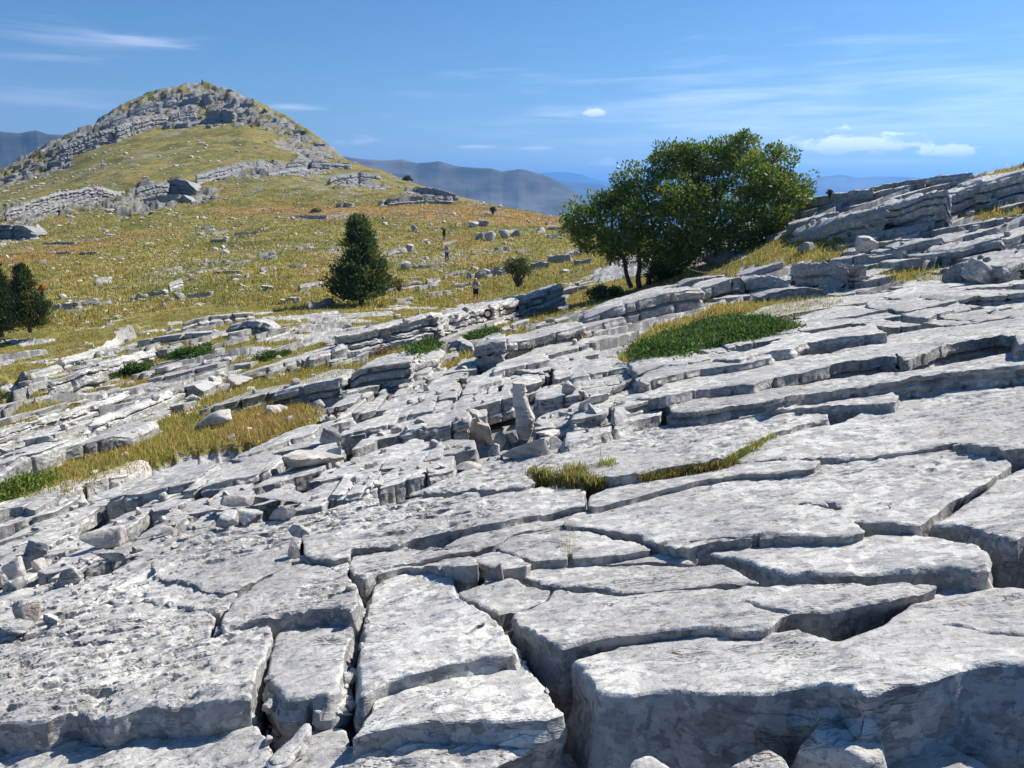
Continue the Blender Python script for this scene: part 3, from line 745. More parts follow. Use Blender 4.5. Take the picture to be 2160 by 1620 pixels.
# upper right sheets
slab('streaked sheet of pavement behind the cairn, bordered by a grassy diagonal crack',
 [(1118, 990), (1180, 958), (1240, 938), (1290, 922), (1360, 905), (1400, 897), (1480, 884), (1560, 872), (1640, 866), (1700, 862), (1748, 870), (1745, 884), (1700, 894), (1632, 913), (1590, 934), (1560, 950), (1528, 963), (1480, 972), (1400, 985), (1340, 998), (1300, 1004), (1240, 1006), (1180, 1000)],
 hf=.09, hb=.0, th=.3, rill=.016, rs=1.3, rnd=.02, ang=14, cutpx=[(1690, 880, 1640, 896)])
slab('wide pale sheet of pavement on the right, below the high double ledge',
 [(1530, 970), (1560, 954), (1600, 936), (1640, 917), (1700, 906), (1770, 893), (1830, 868), (1900, 846), (2000, 832), (2160, 818), (2440, 790), (2440, 930), (2160, 946), (2116, 950), (2036, 942), (1980, 946), (1917, 955), (1860, 962), (1812, 968), (1780, 969), (1717, 966), (1629, 971), (1560, 976)],
 hf=.05, hb=.0, th=.3, rill=.010, rs=1.4, rnd=.02, ang=10, cutpx=[(1890, 888, 2020, 866), (2020, 940, 1960, 950)], cutw=.015)
slab('dark edged sheet at the right border of the pavement', [(2020, 938), (2060, 930), (2110, 920), (2160, 910), (2440, 880), (2440, 925), (2160, 946), (2116, 950), (2060, 945)], hf=.10, hb=.06, th=.3, rnd=.02, rill=.006)
slab('long tilted sheet with high dark front edge, lowest of the stepped sheets on the right',
 [(1400, 845), (1407, 852), (1500, 838), (1593, 824), (1680, 812), (1752, 806), (1850, 792), (1945, 778), (2050, 758), (2160, 737), (2440, 690), (2440, 740), (2160, 770), (2061, 784), (1928, 800), (1797, 818), (1700, 832), (1640, 846), (1560, 852), (1480, 866), (1420, 868)],
 hf=.14, hb=.04, th=.36, rill=.008, rs=1.3, rnd=.02, layers=4)
slab('thin sheet with a pale right end under the high dark front edge', [(1560, 872), (1640, 856), (1700, 848), (1790, 838), (1880, 832), (1896, 836), (1890, 846), (1800, 852), (1700, 862), (1620, 872), (1560, 882)], hf=.07, hb=.03, th=.2, rnd=.015, rill=.006)
slab('long sheet with thick shaded front face, second of the stepped sheets on the right',
 [(1340, 842), (1400, 812), (1500, 784), (1611, 758), (1680, 750), (1752, 745), (1830, 724), (1875, 708), (1980, 688), (2160, 662), (2440, 620), (2440, 690), (2160, 705), (2107, 707), (2060, 715), (1998, 727), (1907, 762), (1868, 752), (1787, 764), (1692, 784), (1625, 797), (1590, 808), (1530, 814), (1470, 823), (1400, 839)],
 hf=.16, hb=.0, th=.42, rill=.010, rs=1.4, rnd=.02, layers=3, cutpx=[(1600, 812, 1640, 790), (1905, 768, 1890, 748)], cutw=.03)
slab('block closing the right end of the thick shaded front face', [(2142, 706), (2160, 696), (2440, 650), (2440, 700), (2150, 726)], hf=.2, hb=.05, th=.4, rnd=.03)
slab('raised sheet with torn pale right end, topmost of the stepped sheets on the right',
 [(1500, 760), (1560, 745), (1618, 728), (1660, 708), (1710, 704), (1780, 692), (1845, 684), (1850, 694), (1872, 703), (1830, 706), (1780, 712), (1703, 722), (1667, 734), (1618, 740), (1560, 758)],
 hf=.14, hb=.02, th=.34, rill=.008, rs=1.3, rnd=.02, layers=3)
slab('dark stack of thin sheets left of the topmost raised sheet', [(1340, 800), (1400, 772), (1470, 752), (1560, 742), (1625, 744), (1628, 756), (1560, 768), (1480, 778), (1400, 795), (1345, 808)], hf=.15, hb=.05, th=.34, layers=3, rnd=.02)
print('slabs', round(time.time() - T0, 1))
# ---------------------------------------------------------------- ledges of bedded limestone, traced one by one
LG = 'bedded limestone ledges'
def lg(label, px, face, depth=1.6, **k): return ledge(label, px, face, depth, group=LG, **k)
# long bands under the meadow
lg('long layered grey ledge running up to the walking grey haired hiker', [(700, 713), (760, 700), (817, 690), (890, 671), (925, 668)], [50, 58, 56], 3.5, layers=6)
lg('layered ledge block with the painted trail mark, below the walking grey haired hiker', [(925, 667), (977, 656), (1030, 644), (1075, 632), (1110, 624)], [48, 52, 46], 3.5, layers=6)
lg('dark layered ledge left of the turf below the big broad tree', [(1108, 625), (1150, 612), (1183, 598)], [44, 52], 3.0, layers=5)
lg('flat low ledge in front of the painted ledge block', [(890, 735), (977, 702), (1063, 668)], [14, 16], 2, layers=2)
lg('long straight ledge with a clean shaded face below the big broad tree', [(1233, 673), (1294, 648), (1340, 634), (1400, 620), (1440, 612), (1481, 609)], [38, 44, 52], 2.6, layers=3)
lg('slanting narrow slab under the dark turf at the trunk of the big broad tree', [(1300, 645), (1340, 628), (1372, 615), (1436, 600)], [12, 16], 1.8, layers=2)
lg('slanting narrow slab right of the trunk of the big broad tree', [(1438, 600), (1470, 588), (1520, 582), (1540, 580)], [12, 16], 1.8, layers=2)
lg('bright topped ledge end right of the long straight ledge', [(1482, 608), (1520, 596), (1561, 586), (1577, 602)], [40, 30], 2.2, layers=3)
lg('sharp tilted block standing above the right end of the bright topped ledge', [(1562, 581), (1600, 569), (1630, 560), (1654, 552)], [16, 28], 1.2, layers=2)
lg('broken ledge of small blocks behind the turf strip, left of the rounded block heap', [(1578, 590), (1604, 582), (1640, 584), (1672, 598)], [38, 30], 1.6, layers=3)
lg('low ledge below the broken ledge of small blocks', [(1600, 626), (1650, 612), (1700, 606), (1742, 612)], [16, 20], 1.5, layers=3)
lg('rounded block heap at the right end of the turf strip, upper block', [(1697, 560), (1725, 554), (1757, 554), (1781, 562), (1800, 574), (1815, 590)], [52, 40], 1.6, layers=3)
lg('upright square block right of the rounded block heap', [(1796, 558), (1815, 556), (1842, 562)], [52, 52], 1.2, layers=4)
lg('low rounded block at the foot of the rounded block heap', [(1742, 598), (1764, 591), (1790, 598), (1806, 608)], [18, 14], .8, layers=2)
lg('flat block left of the low square block, on the shelf below the high cliff', [(1776, 547), (1810, 540), (1844, 537)], [20, 22], 1.2, layers=2)
lg('block with a rounded right end on the shelf below the high cliff', [(1857, 530), (1880, 525), (1906, 522), (1918, 534)], [30, 26], 1.2, layers=2)
lg('short ledge on the shelf, with turf growing at its left end', [(1906, 520), (1945, 509), (1986, 500), (1998, 520)], [26, 26], 1.5, layers=3)
lg('low ledge at the back of the small shrub turf', [(1890, 553), (1920, 547), (1947, 544)], [20, 24], 1.2, layers=2)
lg('smooth bulging block right of the low ledge behind the shrub turf', [(1950, 538), (1980, 533), (2004, 531), (2013, 546)], [26, 24], 1.2, layers=2)
lg('upper step of the blocky wall above the tilted oblong boulder', [(2007, 508), (2050, 494), (2100, 479), (2114, 490)], [24, 26], 1.6, layers=3)
lg('lower step of the blocky wall above the tilted oblong boulder', [(2010, 527), (2060, 514), (2113, 502), (2122, 520)], [36, 40], 1.6, layers=3)
lg('block at the right frame edge beside the upper step of the blocky wall', [(2118, 505), (2160, 494), (2230, 480)], [42, 40], 1.6, layers=3)
lg('dark wall at the right frame edge beside the tilted oblong boulder', [(2112, 560), (2160, 545), (2240, 520)], [58, 60], 1.6, layers=4)
lg('long thin bed below the blocky wall at the right frame edge', [(2040, 545), (2100, 530), (2160, 514), (2240, 500)], [20, 24], 1.6, layers=2)
# the high cliff under the skyline
lg('first long bed of the high cliff, nearest the big broad tree', [(1700, 490), (1724, 480), (1781, 456), (1830, 444), (1885, 430)], [14, 50, 66], 2.4, layers=7)
lg('second bed of the high cliff, with a clean vertical right end', [(1890, 430), (1940, 414), (2000, 400), (2010, 440)], [62, 62], 2.2, layers=7)
lg('third block of the high cliff, square and pale', [(2010, 405), (2040, 396), (2074, 391)], [50, 46], 2.0, layers=4)
lg('big bed of the high cliff at the right frame edge under the skyline turf', [(2077, 382), (2120, 370), (2160, 358), (2240, 345)], [58, 62], 2.2, layers=5)
lg('leaning slab with dark gap beneath, behind the right flank of the big broad tree', [(1683, 470), (1720, 458), (1776, 444)], [26, 34], 1.8, layers=2)
lg('thin bed of the skyline next to the crown of the big broad tree', [(1665, 438), (1717, 416), (1790, 404), (1851, 396)], [26, 30], 2.2, layers=5)
lg('skyline bed in the middle of the right crest', [(1854, 392), (1910, 382), (1963, 373)], [20, 24], 2.0, layers=4)
lg('jutting skyline bed left of the skyline turf', [(1965, 374), (2010, 368), (2061, 361)], [18, 22], 2.0, layers=4)
lg('dark recessed bed under the jutting skyline bed', [(1880, 420), (1950, 398), (2010, 384), (2072, 376)], [12, 14], 1.4, layers=3)
# long thin pavement ledges on the right
lg('long low ledge in front of the turf strip on the right', [(1600, 677), (1690, 657), (1789, 642), (1860, 632), (1937, 621)], [18, 16], 2.0, layers=2)
lg('long low ledge continuing under the tilted oblong boulder', [(1937, 634), (2000, 620), (2070, 606), (2160, 600), (2230, 590)], [22, 22], 2.0, layers=3)
lg('flat block with a pale top in front of the shrub turf', [(1900, 607), (1945, 604), (1990, 603)], [13, 14], 1.2, layers=2)
lg('thin slab at the foot of the triangular boulder', [(1963, 620), (2010, 605), (2058, 590)], [14, 18], 1.2, layers=2)
lg('thin pale bed over the turf gap on the right', [(1730, 679), (1800, 666), (1867, 655), (1914, 660)], [15, 15], 1.8, layers=2)
lg('layered slab end with a squared right face', [(1914, 657), (1970, 645), (2022, 635)], [22, 24], 1.8, layers=3)
lg('flat flake lying on the raised sheet edge', [(2015, 661), (2040, 654), (2067, 645), (2085, 654)], [14, 12], .8, layers=1)
lg('rounded slab end left of the flat flake', [(1957, 671), (1985, 660), (2015, 652)], [18, 18], 1.0, layers=2)
lg('long bed at the right frame edge behind the flat flake', [(2026, 637), (2060, 626), (2110, 622), (2160, 619), (2230, 612)], [24, 26], 1.8, layers=3)
lg('dark thin bed left of the layered slab end', [(1640, 705), (1740, 690), (1860, 672), (1915, 664)], [12, 14], 1.4, layers=2)
# between the cairn and the juniper mat
lg('thick dark stack of beds below the juniper mat', [(1345, 790), (1400, 772), (1470, 762), (1500, 755)], [30, 30], 1.6, layers=4)
lg('thin stack of beds left of the juniper mat', [(1205, 800), (1260, 785), (1330, 772)], [18, 22], 1.4, layers=4)
lg('pale topped slab above the standing stone', [(1063, 787), (1090, 783), (1130, 785), (1210, 775), (1247, 766)], [12, 16], 1.0, layers=1)
lg('row of square blocks right of the three tiered block', [(1070, 720), (1117, 716), (1173, 700), (1205, 692), (1233, 683)], [34, 38], 2.0, layers=3)
lg('three tiered block under the row of square blocks', [(1000, 731), (1030, 724), (1067, 718)], [58, 64], 1.8, layers=3)
lg('flat broken bed below the row of square blocks', [(1080, 770), (1140, 752), (1200, 738), (1240, 728)], [18, 18], 1.4, layers=3)
lg('squat rounded ledge block in the middle ground', [(740, 790), (760, 778), (783, 774), (830, 766), (867, 762)], [48, 56], 2.2, layers=5)
lg('layered block right of the squat rounded ledge block', [(868, 761), (890, 756), (920, 752)], [44, 36], 1.8, layers=5)
lg('tilted block behind the layered block', [(945, 722), (965, 718), (997, 732)], [18, 22], 1.0, layers=2)
# left flank
lg('dark upper ledge of the left flank, split in two', [(113, 760), (155, 748), (200, 735), (240, 712), (277, 682)], [24, 26], 2.0, layers=3)
lg('long dark ledge of the left flank', [(177, 774), (217, 762), (257, 752), (317, 735), (367, 728)], [48, 34, 16], 2.4, layers=4)
lg('ledge over the dark hole at the left', [(93, 808), (133, 794), (178, 780)], [40, 50], 2.0, layers=4)
lg('thin ledge above the long dark ledge', [(287, 719), (340, 710), (390, 704), (447, 700)], [14, 15], 1.8, layers=3)
lg('jagged ledge below the left end of the dry meadow', [(380, 682), (433, 668), (480, 664), (527, 660)], [20, 18], 1.8, layers=3)
lg('dark humped ledge in the middle left', [(480, 690), (510, 680), (540, 676), (573, 686)], [26, 24], 1.6, layers=3)
lg('flat pale topped ledge left of the white tilted boulder', [(307, 801), (377, 788), (420, 776), (460, 767)], [18, 16], 1.8, layers=3)
lg('low ledge right of the white tilted boulder', [(487, 797), (547, 778), (600, 764), (643, 754)], [24, 24], 2.0, layers=3)
lg('square jointed ledge behind the upper turf strip', [(648, 752), (690, 742), (720, 728)], [30, 34], 2.0, layers=4)
lg('thick ledge bordering the dry grass strip at its left', [(177, 894), (213, 878), (280, 852), (350, 830)], [48, 34], 1.8, layers=4)
lg('square topped ledge with a lit right end above the dry grass strip', [(350, 831), (377, 818), (410, 812), (430, 824)], [26, 30], 1.6, layers=3)
lg('ledge left of the thick ledge, cracked through', [(123, 878), (160, 860), (200, 847), (217, 838)], [34, 30], 1.6, layers=4)
lg('layered ledge at the left frame edge', [(-60, 930), (0, 911), (40, 898), (72, 890), (80, 884), (123, 868)], [44, 40], 1.8, layers=6)
lg('pointed boulder like ledge with a bright right face at the left frame edge', [(-60, 1012), (0, 993), (22, 978), (43, 960), (83, 953)], [30, 50], 1.0, layers=1)
lg('pale lumpy ledge right of the pointed boulder like ledge', [(113, 955), (160, 938), (200, 930), (240, 920), (280, 927)], [34, 26], 1.3, layers=2)
lg('dark ledge between the two turf strips', [(417, 868), (450, 856), (487, 848), (540, 836), (583, 827)], [18, 24], 1.5, layers=3)
lg('taller right half of the dark ledge between the two turf strips', [(584, 827), (630, 815), (667, 807), (720, 798)], [30, 46], 1.8, layers=3)
lg('long pale faced slab under the dry grass strip', [(83, 1056), (120, 1042), (170, 1024), (215, 1010), (263, 1003)], [20, 18], .9, layers=1, mat=M_PALE)
lg('thick slab with a dark face, left of its twin', [(228, 1052), (260, 1042), (311, 1038), (360, 1026), (409, 1015)], [22, 30], .9, layers=1)
lg('thick slab with a dark face, right of its twin', [(384, 1036), (400, 1032), (440, 1023), (480, 1013), (530, 1001), (567, 989)], [26, 26], .8, layers=1)
lg('dark block near the left frame edge under the turf strip', [(20, 1072), (45, 1068), (74, 1074)], [20, 18], .7, layers=2)
lg('long thin slab leading from the stacked stones up to the cairn', [(675, 1017), (740, 1005), (800, 991), (850, 984), (930, 962)], [15, 16], .9, layers=1)
lg('slab with a rounded left end below the long thin slab', [(691, 1050), (700, 1041), (735, 1044), (775, 1037)], [16, 16], .7, layers=1)
lg('curved slab joining the slab with a rounded left end', [(776, 1038), (822, 1024), (870, 1010), (920, 1001), (957, 988)], [16, 12], .7, layers=1)
lg('slab in front of the tall standing stone, running left', [(848, 910), (880, 906), (930, 902), (990, 888)], [20, 22], .9, layers=2)
lg('thick slab left of the tall standing stone', [(916, 878), (960, 870), (1017, 857), (1083, 838)], [15, 20], .9, layers=2)
lg('short block above the slab left of the tall standing stone', [(833, 882), (870, 872), (913, 866)], [16, 18], .8, layers=2)
lg('low slab right of the tall standing stone', [(1128, 905), (1173, 900), (1200, 893), (1247, 884)], [16, 20], .8, layers=1)
lg('thin beds behind the tall standing stone', [(1130, 842), (1180, 838), (1225, 832)], [16, 26], .9, layers=4)
lg('slab below the triangular dark boulder', [(500, 965), (545, 950), (580, 937), (620, 925), (660, 914)], [14, 18], .9, layers=1)
lg('slab right of the triangular dark boulder', [(717, 920), (770, 905), (833, 893)], [16, 18], .8, layers=2)

# ---------------------------------------------------------------- beds that fill the broken ground between the traced ledges
def inpoly(poly, x, y):
    return sdf(poly, np.array([float(x)]), np.array([float(y)]))[0] > 0
def fill(poly, n, lr, fr, slope, group, label, depth, seed, layers=2, name='limestone_bed', skip=(), joints=True, mat=None):
    rg = np.random.default_rng(seed); P = np.array(poly); k = 0; tries = 0; done = []
    while k < n and tries < n * 60:
        tries += 1
        x = rg.uniform(P[:, 0].min(), P[:, 0].max()); y = rg.uniform(P[:, 1].min(), P[:, 1].max())
        if not inpoly(poly, x, y) or any(inpoly(q, x, y) for q in skip): continue
        L = math.exp(rg.uniform(math.log(lr[0]), math.log(lr[1]))); f = math.exp(rg.uniform(math.log(fr[0]), math.log(fr[1])))
        if any(abs(x - a) < .45 * (L + c) and abs(y - b) < .45 * (f + d) + 2 for a, b, c, d in done): continue
        s = slope + rg.normal(0, .05)
        m = int(max(3, L / 14)); xs = np.linspace(-L / 2, L / 2, m)
        ys = y - s * -xs * -1 + np.cumsum(rg.normal(0, .9, m))
        px = list(zip(x + xs, y + s * xs + np.cumsum(rg.normal(0, .8, m))))
        o = ledge(label, px, f, depth * rg.uniform(.6, 1.3), group=group, name=name, layers=layers, seed=int(rg.integers(9999)), cat='rock bed', joints=joints and rg.random() < .6, mat=mat)
        if o: k += 1; done.append((x, y, L, f))
GS = list(GRASS.values())
fill([(-60, 1010), (60, 1060), (300, 1010), (480, 950), (700, 895), (1000, 870), (1240, 850), (1240, 930), (1100, 965), (960, 1000), (700, 1070), (450, 1110), (330, 1160), (200, 1210), (-60, 1240)], 66, (50, 210), (5, 13), -.21,
     'thin slabs in the broken ground left of the cairn', 'thin grey limestone slab lying in the broken ground left of the cairn', .6, 11, 1, skip=GS + [[(985, 895), (1200, 885), (1210, 1000), (940, 1010)]], joints=False)
fill([(-60, 920), (60, 780), (200, 730), (420, 680), (700, 690), (1000, 645), (1230, 600), (1290, 640), (1240, 800), (1000, 860), (720, 900), (690, 800), (400, 900), (150, 990), (-60, 1000)], 170, (22, 130), (7, 24), -.24,
     'beds on the slope below the meadow', 'broken grey limestone bed on the slope below the meadow', 1.4, 12, 3, skip=GS)
fill([(1480, 610), (1700, 590), (2000, 600), (2220, 520), (2220, 690), (1900, 690), (1650, 715), (1350, 790), (1250, 850), (1240, 780), (1350, 765), (1650, 700)], 60, (50, 200), (5, 13), -.16,
     'low beds along the right hand turf', 'low grey limestone bed along the turf on the right hand slope', 1.0, 13, 2, skip=GS)
fill([(1680, 440), (1900, 390), (2220, 345), (2220, 560), (2000, 600), (1850, 590), (1820, 520), (1690, 500)], 56, (36, 130), (8, 26), -.26,
     'beds of the right hand crest', 'grey limestone bed on the steep right hand crest', 1.4, 14, 4, skip=GS)
fill([(-60, 900), (60, 780), (110, 720), (250, 690), (420, 665), (700, 670), (1000, 645), (1230, 600), (1290, 640), (1240, 790), (1000, 850), (720, 890), (690, 800), (400, 900), (150, 990), (-60, 1000)], 200, (12, 52), (4, 12), -.24,
     'small broken ledges on the slope below the meadow', 'small broken ledge of grey limestone on the slope below the meadow', .8, 17, 2, skip=GS, name='broken_ledge')
# outcrops on the hill and in the far meadow
OC = 'rock outcrops on the hillside'
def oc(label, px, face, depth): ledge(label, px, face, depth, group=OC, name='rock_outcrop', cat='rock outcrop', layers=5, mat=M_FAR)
oc('dark bedded outcrop band at the left edge of the hill foot', [(-60, 462), (0, 446), (60, 424), (130, 404), (200, 393), (228, 404)], [26, 34], 14)
oc('humped outcrop in the middle of the hill foot', [(280, 400), (305, 390), (330, 386), (350, 384)], [20, 26], 8)
oc('right half of the humped outcrop at the hill foot', [(352, 380), (375, 377), (395, 382), (412, 400)], [26, 18], 8)
oc('broken outcrop under the humped outcrop', [(300, 420), (340, 412), (385, 410), (405, 424)], [14, 14], 6)
oc('dark lower outcrop under the humped outcrop', [(225, 462), (260, 448), (300, 440), (345, 436)], [24, 20], 9)
oc('long bedded outcrop rising to the right on the hillside', [(400, 374), (440, 360), (500, 344), (555, 336)], [24, 22], 14)
oc('low bedded outcrop right of the long hillside outcrop', [(556, 362), (600, 356), (640, 350)], [14, 14], 12)
oc('thin outcrop at the foot of the summit scree', [(600, 345), (660, 340), (740, 344)], [12, 14], 12)
oc('arched outcrop above the saddle', [(690, 376), (720, 366), (760, 362), (800, 368)], [20, 20], 10)
oc('wide dark outcrop at the edge of the orange grass', [(795, 424), (840, 416), (900, 412), (955, 414)], [14, 18], 8)
oc('small outcrop in the orange grass', [(706, 431), (725, 427), (746, 430)], [8, 9], 4)
oc('outcrop on the right shoulder of the hill', [(880, 394), (920, 398), (965, 412)], [14, 14], 8)
oc('grey outcrop at the left edge of the far meadow', [(-40, 478), (10, 474), (50, 476), (70, 490)], [22, 20], 6)
oc('cliff band at the left foot of the summit ridge', [(-40, 392), (0, 372), (40, 356), (80, 338), (120, 318)], [26, 40], 12)
oc('second cliff band climbing the left summit ridge', [(120, 312), (160, 298), (200, 280), (235, 270)], [36, 30], 12)
oc('third cliff band climbing the left summit ridge', [(230, 272), (270, 256), (310, 244), (345, 240)], [34, 26], 12)
oc('upper thin cliff band on the left summit ridge', [(210, 262), (270, 234), (330, 214), (370, 208)], [14, 16], 10)
oc('dark cliff below the summit, left part', [(352, 246), (380, 236), (410, 232)], [22, 24], 9)
oc('dark cliff below the summit, right part', [(430, 236), (465, 230), (492, 236)], [26, 26], 9)
oc('upper cliff band under the summit', [(380, 212), (415, 204), (445, 206)], [14, 14], 7)
SC = [(0, 380), (0, 362), (100, 318), (200, 272), (300, 222), (380, 194), (450, 194), (520, 216), (600, 256), (660, 292), (705, 330), (690, 334), (620, 300), (520, 262), (420, 264), (330, 270), (200, 306), (100, 350)]
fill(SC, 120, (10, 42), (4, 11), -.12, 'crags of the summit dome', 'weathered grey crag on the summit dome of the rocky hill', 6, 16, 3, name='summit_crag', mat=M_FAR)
fill([(0, 640), (0, 500), (240, 455), (500, 450), (960, 455), (1180, 480), (1180, 560), (1000, 610), (700, 636), (430, 630), (110, 680)], 46, (18, 70), (4, 11), -.10,
     'low outcrops in the meadow turf', 'low grey limestone outcrop breaking through the meadow turf', 1.2, 15, 3, name='meadow_ledge')
print('ledges', round(time.time() - T0, 1))
# ---------------------------------------------------------------- loose stones, placed where a line of sight meets the rock
bpy.context.view_layer.update()
DG = bpy.context.evaluated_depsgraph_get()
def sight(px, py):
    t, e = ray(px, py)
    d = Vector((float(t), 1, -float(e))).normalized()
    ok, loc, nor, idx, ob, mx = S.ray_cast(DG, Vector((0, 0, EYE)), d)
    return (loc, nor) if ok else (None, None)
def ico(sub):
    bm = bmesh.new(); bmesh.ops.create_icosphere(bm, subdivisions=sub, radius=1)
    v = np.array([x.co[:] for x in bm.verts]); f = np.array([[x.index for x in p.verts] for p in bm.faces]); bm.free()
    return v, f
ICO = {k: ico(k) for k in (2, 3, 4, 5)}
def rock_shape(seed, sub=4, planes=11, rough=.035, sharp=1.0):
    rg = np.random.default_rng(seed)
    v, f = ICO[sub]
    n = rg.normal(size=(planes, 3)); n /= np.linalg.norm(n, axis=1)[:, None]
    n = np.concatenate([n, [[0, 0, 1], [0, 0, -1]]]); n[-2, :2] += rg.normal(0, .15, 2); n /= np.linalg.norm(n, axis=1)[:, None]
    d = rg.uniform(.62, .95, len(n)); d[-2:] = .7
    c = v @ n.T
    r = np.where(c > .05, d / np.maximum(c, .05), 9)
    pw = 14 * sharp
    r = (np.sum(r ** -pw, 1)) ** (-1 / pw)
    p = v * r[:, None]
    s = seed % 97
    nz = fbm(p[:, 0] * 2.2 + s, p[:, 1] * 2.2 + p[:, 2] * 1.7, 4, seed) + .6 * fbm(p[:, 0] * 1.5 + p[:, 2] * 4.5, p[:, 1] * 1.5 + s, 4, seed + 1)
    p = p * (1 + rough * 1.6 * nz[:, None])
    lo, hi = p.min(0), p.max(0)
    return (p - (lo + hi) / 2) / (hi - lo) , f      # unit box
def rock_mesh(name, seed, dims, mat, sub=4, rough=.035, planes=11, rot=None):
    p, f = rock_shape(seed, sub, planes, rough)
    p = p * np.asarray(dims)
    if rot is not None:
        R = np.array(Euler(rot).to_matrix()); p = p @ R.T
    p[:, 2] -= p[:, 2].min()
    me = mesh_np(name, p, f, mat, True); autosharp(me, 32)
    return me
def stone(label, cx, yb, wp, hp, seed, name='loose_stone', group=None, mat=None, deep=.8, rot=None, sink=.1, sub=4, cat='stone', planes=11, Y=None, rough=.035):
    loc, nor = sight(cx, yb)
    if loc is None: return None
    if Y: t, e = ray(cx, yb); loc = Vector((float(t) * Y, Y, EYE - Y * float(e)))
    k = loc.y / FPX * math.sqrt(1 + ((810 - yb) / FPX) ** 2)
    wm, hm = wp * k, hp * k
    me = rock_mesh(name, seed, (wm, wm * deep, hm * 1.12), mat or M_ROCK, sub, rough, planes, rot)
    y = loc.y + wm * deep * .38
    z = loc.z if loc.y < 30 else min(loc.z, float(ground(loc.x, y)))
    if rot is not None: sink = sink + .6 * (abs(rot[0]) + abs(rot[1])) if sink > 0 else sink
    return tag(link(name, me, None, (loc.x, y, z - hm * sink)), label, cat, group)

stone('round pale boulder with a reddish foot at the left edge of the pavement', 50, 1322, 58, 62, 3, mat=M_PINK, rot=(0, .1, .3), sub=5, cat='boulder', name='boulder')
stone('low flat stone under the round pale boulder', 25, 1345, 70, 22, 5, sink=.2, sub=5)
stone('small dark wedge stone right of the round pale boulder', 100, 1322, 50, 18, 6, sub=4)
stone('small orange pebble on the broad pitted limestone block', 162, 1326, 9, 8, 8, mat=M_PINK, name='pebble', sub=3)
stone('tiny tan pebble near the left edge of the broad pitted block', 18, 1430, 20, 11, 9, mat=M_PINK, name='pebble', sub=3)
stone('reddish brown cube of stone wedged in the cleft in front of the flat block', 1042, 1226, 44, 38, 12, mat=M_RED, deep=.7, sub=5, planes=4, rough=.05)
stone('white lumpy boulder lying in front of the thick lichen spotted block', 1775, 1760, 215, 224, 21, mat=M_PALE, deep=.7, planes=12, Y=1.86, sub=5, name='boulder', cat='boulder', rough=.05)
stone('pale boulder half cut by the bottom edge, left of the white lumpy boulder', 1630, 1760, 190, 160, 22, mat=M_PALE, deep=.7, planes=18, Y=1.84, sub=5, name='boulder', cat='boulder')
stone('grey boulder top at the bottom edge near the right cleft', 1385, 1760, 170, 132, 23, sub=5, planes=18, Y=1.86, name='boulder', cat='boulder', deep=.7)
stone('pale boulder top at the bottom right, beside the white lumpy boulder', 2010, 1760, 330, 134, 24, mat=M_PALE, sub=5, planes=18, Y=1.82, name='boulder', cat='boulder', deep=.5)
stone('thin pale stone chip in the mouth of the narrow cleft', 668, 1530, 24, 34, 25, sub=4, deep=.4)
stone('upright pale stone standing on the pavement left of the cleft head', 619, 1176, 27, 44, 31, mat=M_PALE, rot=(0, .08, .3), planes=6, sub=5)
stone('dark tilted stone behind the upright pale stone', 630, 1136, 44, 26, 32, rot=(0, .3, .6), planes=6)
stone('flat plate on top of the stacked stones, jutting to the left', 515, 1083, 104, 22, 33, mat=M_PALE, rot=(0, .10, .05), planes=5, deep=.7, sink=-.55, sub=5)
stone('long flat plate behind the stacked stones', 600, 1064, 138, 20, 34, rot=(0, .08, 0), planes=5, deep=.5, sub=5)
stone('dark boulder at the left end of the stacked stones', 475, 1118, 62, 36, 35, sub=5, planes=8)
stone('wedge shaped boulder carrying the stacked plate', 520, 1112, 62, 32, 36, sub=5, planes=7, mat=M_PALE)
stone('pale leaning slab at the right of the stacked stones', 590, 1100, 78, 28, 37, mat=M_PALE, rot=(0, -.25, 0), planes=6, deep=.4)
stone('triangular dark boulder with a bright right side in the broken ground', 695, 936, 44, 36, 38, rot=(0, .2, .5), planes=5)
stone('squared block right below the triangular dark boulder', 700, 970, 50, 28, 39, planes=5, mat=M_PALE)
stone('pale slab block beside the squared block', 655, 992, 130, 30, 40, planes=7, mat=M_PALE, deep=.6)
stone('big dark boulder in the rubble at the left', 75, 1180, 58, 42, 41, planes=8, sub=5)
stone('scoop shaped boulder in the left rubble', 212, 1160, 82, 44, 42, planes=7, sub=5, mat=M_PALE)
stone('long white stone bar in the left rubble', 220, 1184, 92, 24, 43, mat=M_PALE, rot=(0, -.16, .1), planes=5, deep=.35, sub=5)
stone('leaning ribbed slab in the left rubble', 135, 1236, 66, 34, 44, rot=(0, -.35, .2), planes=6, deep=.5, sub=5)
stone('pale upright flake beside the big dark boulder', 78, 1206, 34, 36, 45, mat=M_PALE, rot=(0, -.5, 0), planes=6)
stone('tilted pale slab at the left edge of the rubble', 26, 1222, 60, 44, 46, mat=M_PALE, rot=(0, -.5, .2), planes=6)
stone('lower tilted slab at the left edge of the rubble', 28, 1246, 48, 28, 47, rot=(0, -.45, .1), planes=6)
stone('small dark pointed stone in the middle of the pitted pavement', 350, 1132, 26, 24, 48, planes=6)
stone('small square stone beside the long white stone bar', 284, 1166, 14, 14, 49, planes=5)
stone('small lump of stone under the thick dark slab', 293, 1086, 16, 16, 50, mat=M_PALE)
stone('white tilted boulder in the upper turf strip', 493, 823, 64, 26, 51, mat=M_PALE, planes=7)
stone('pale flat boulder in the dry grass strip', 575, 874, 38, 18, 52, mat=M_PALE)
stone('little pointed stone at the right end of the dry grass strip', 672, 866, 26, 22, 53, mat=M_PALE)
stone('long white rock lying in the lower dry grass strip', 445, 905, 95, 26, 54, mat=M_PALE, rot=(0, -.3, 0), deep=.4)
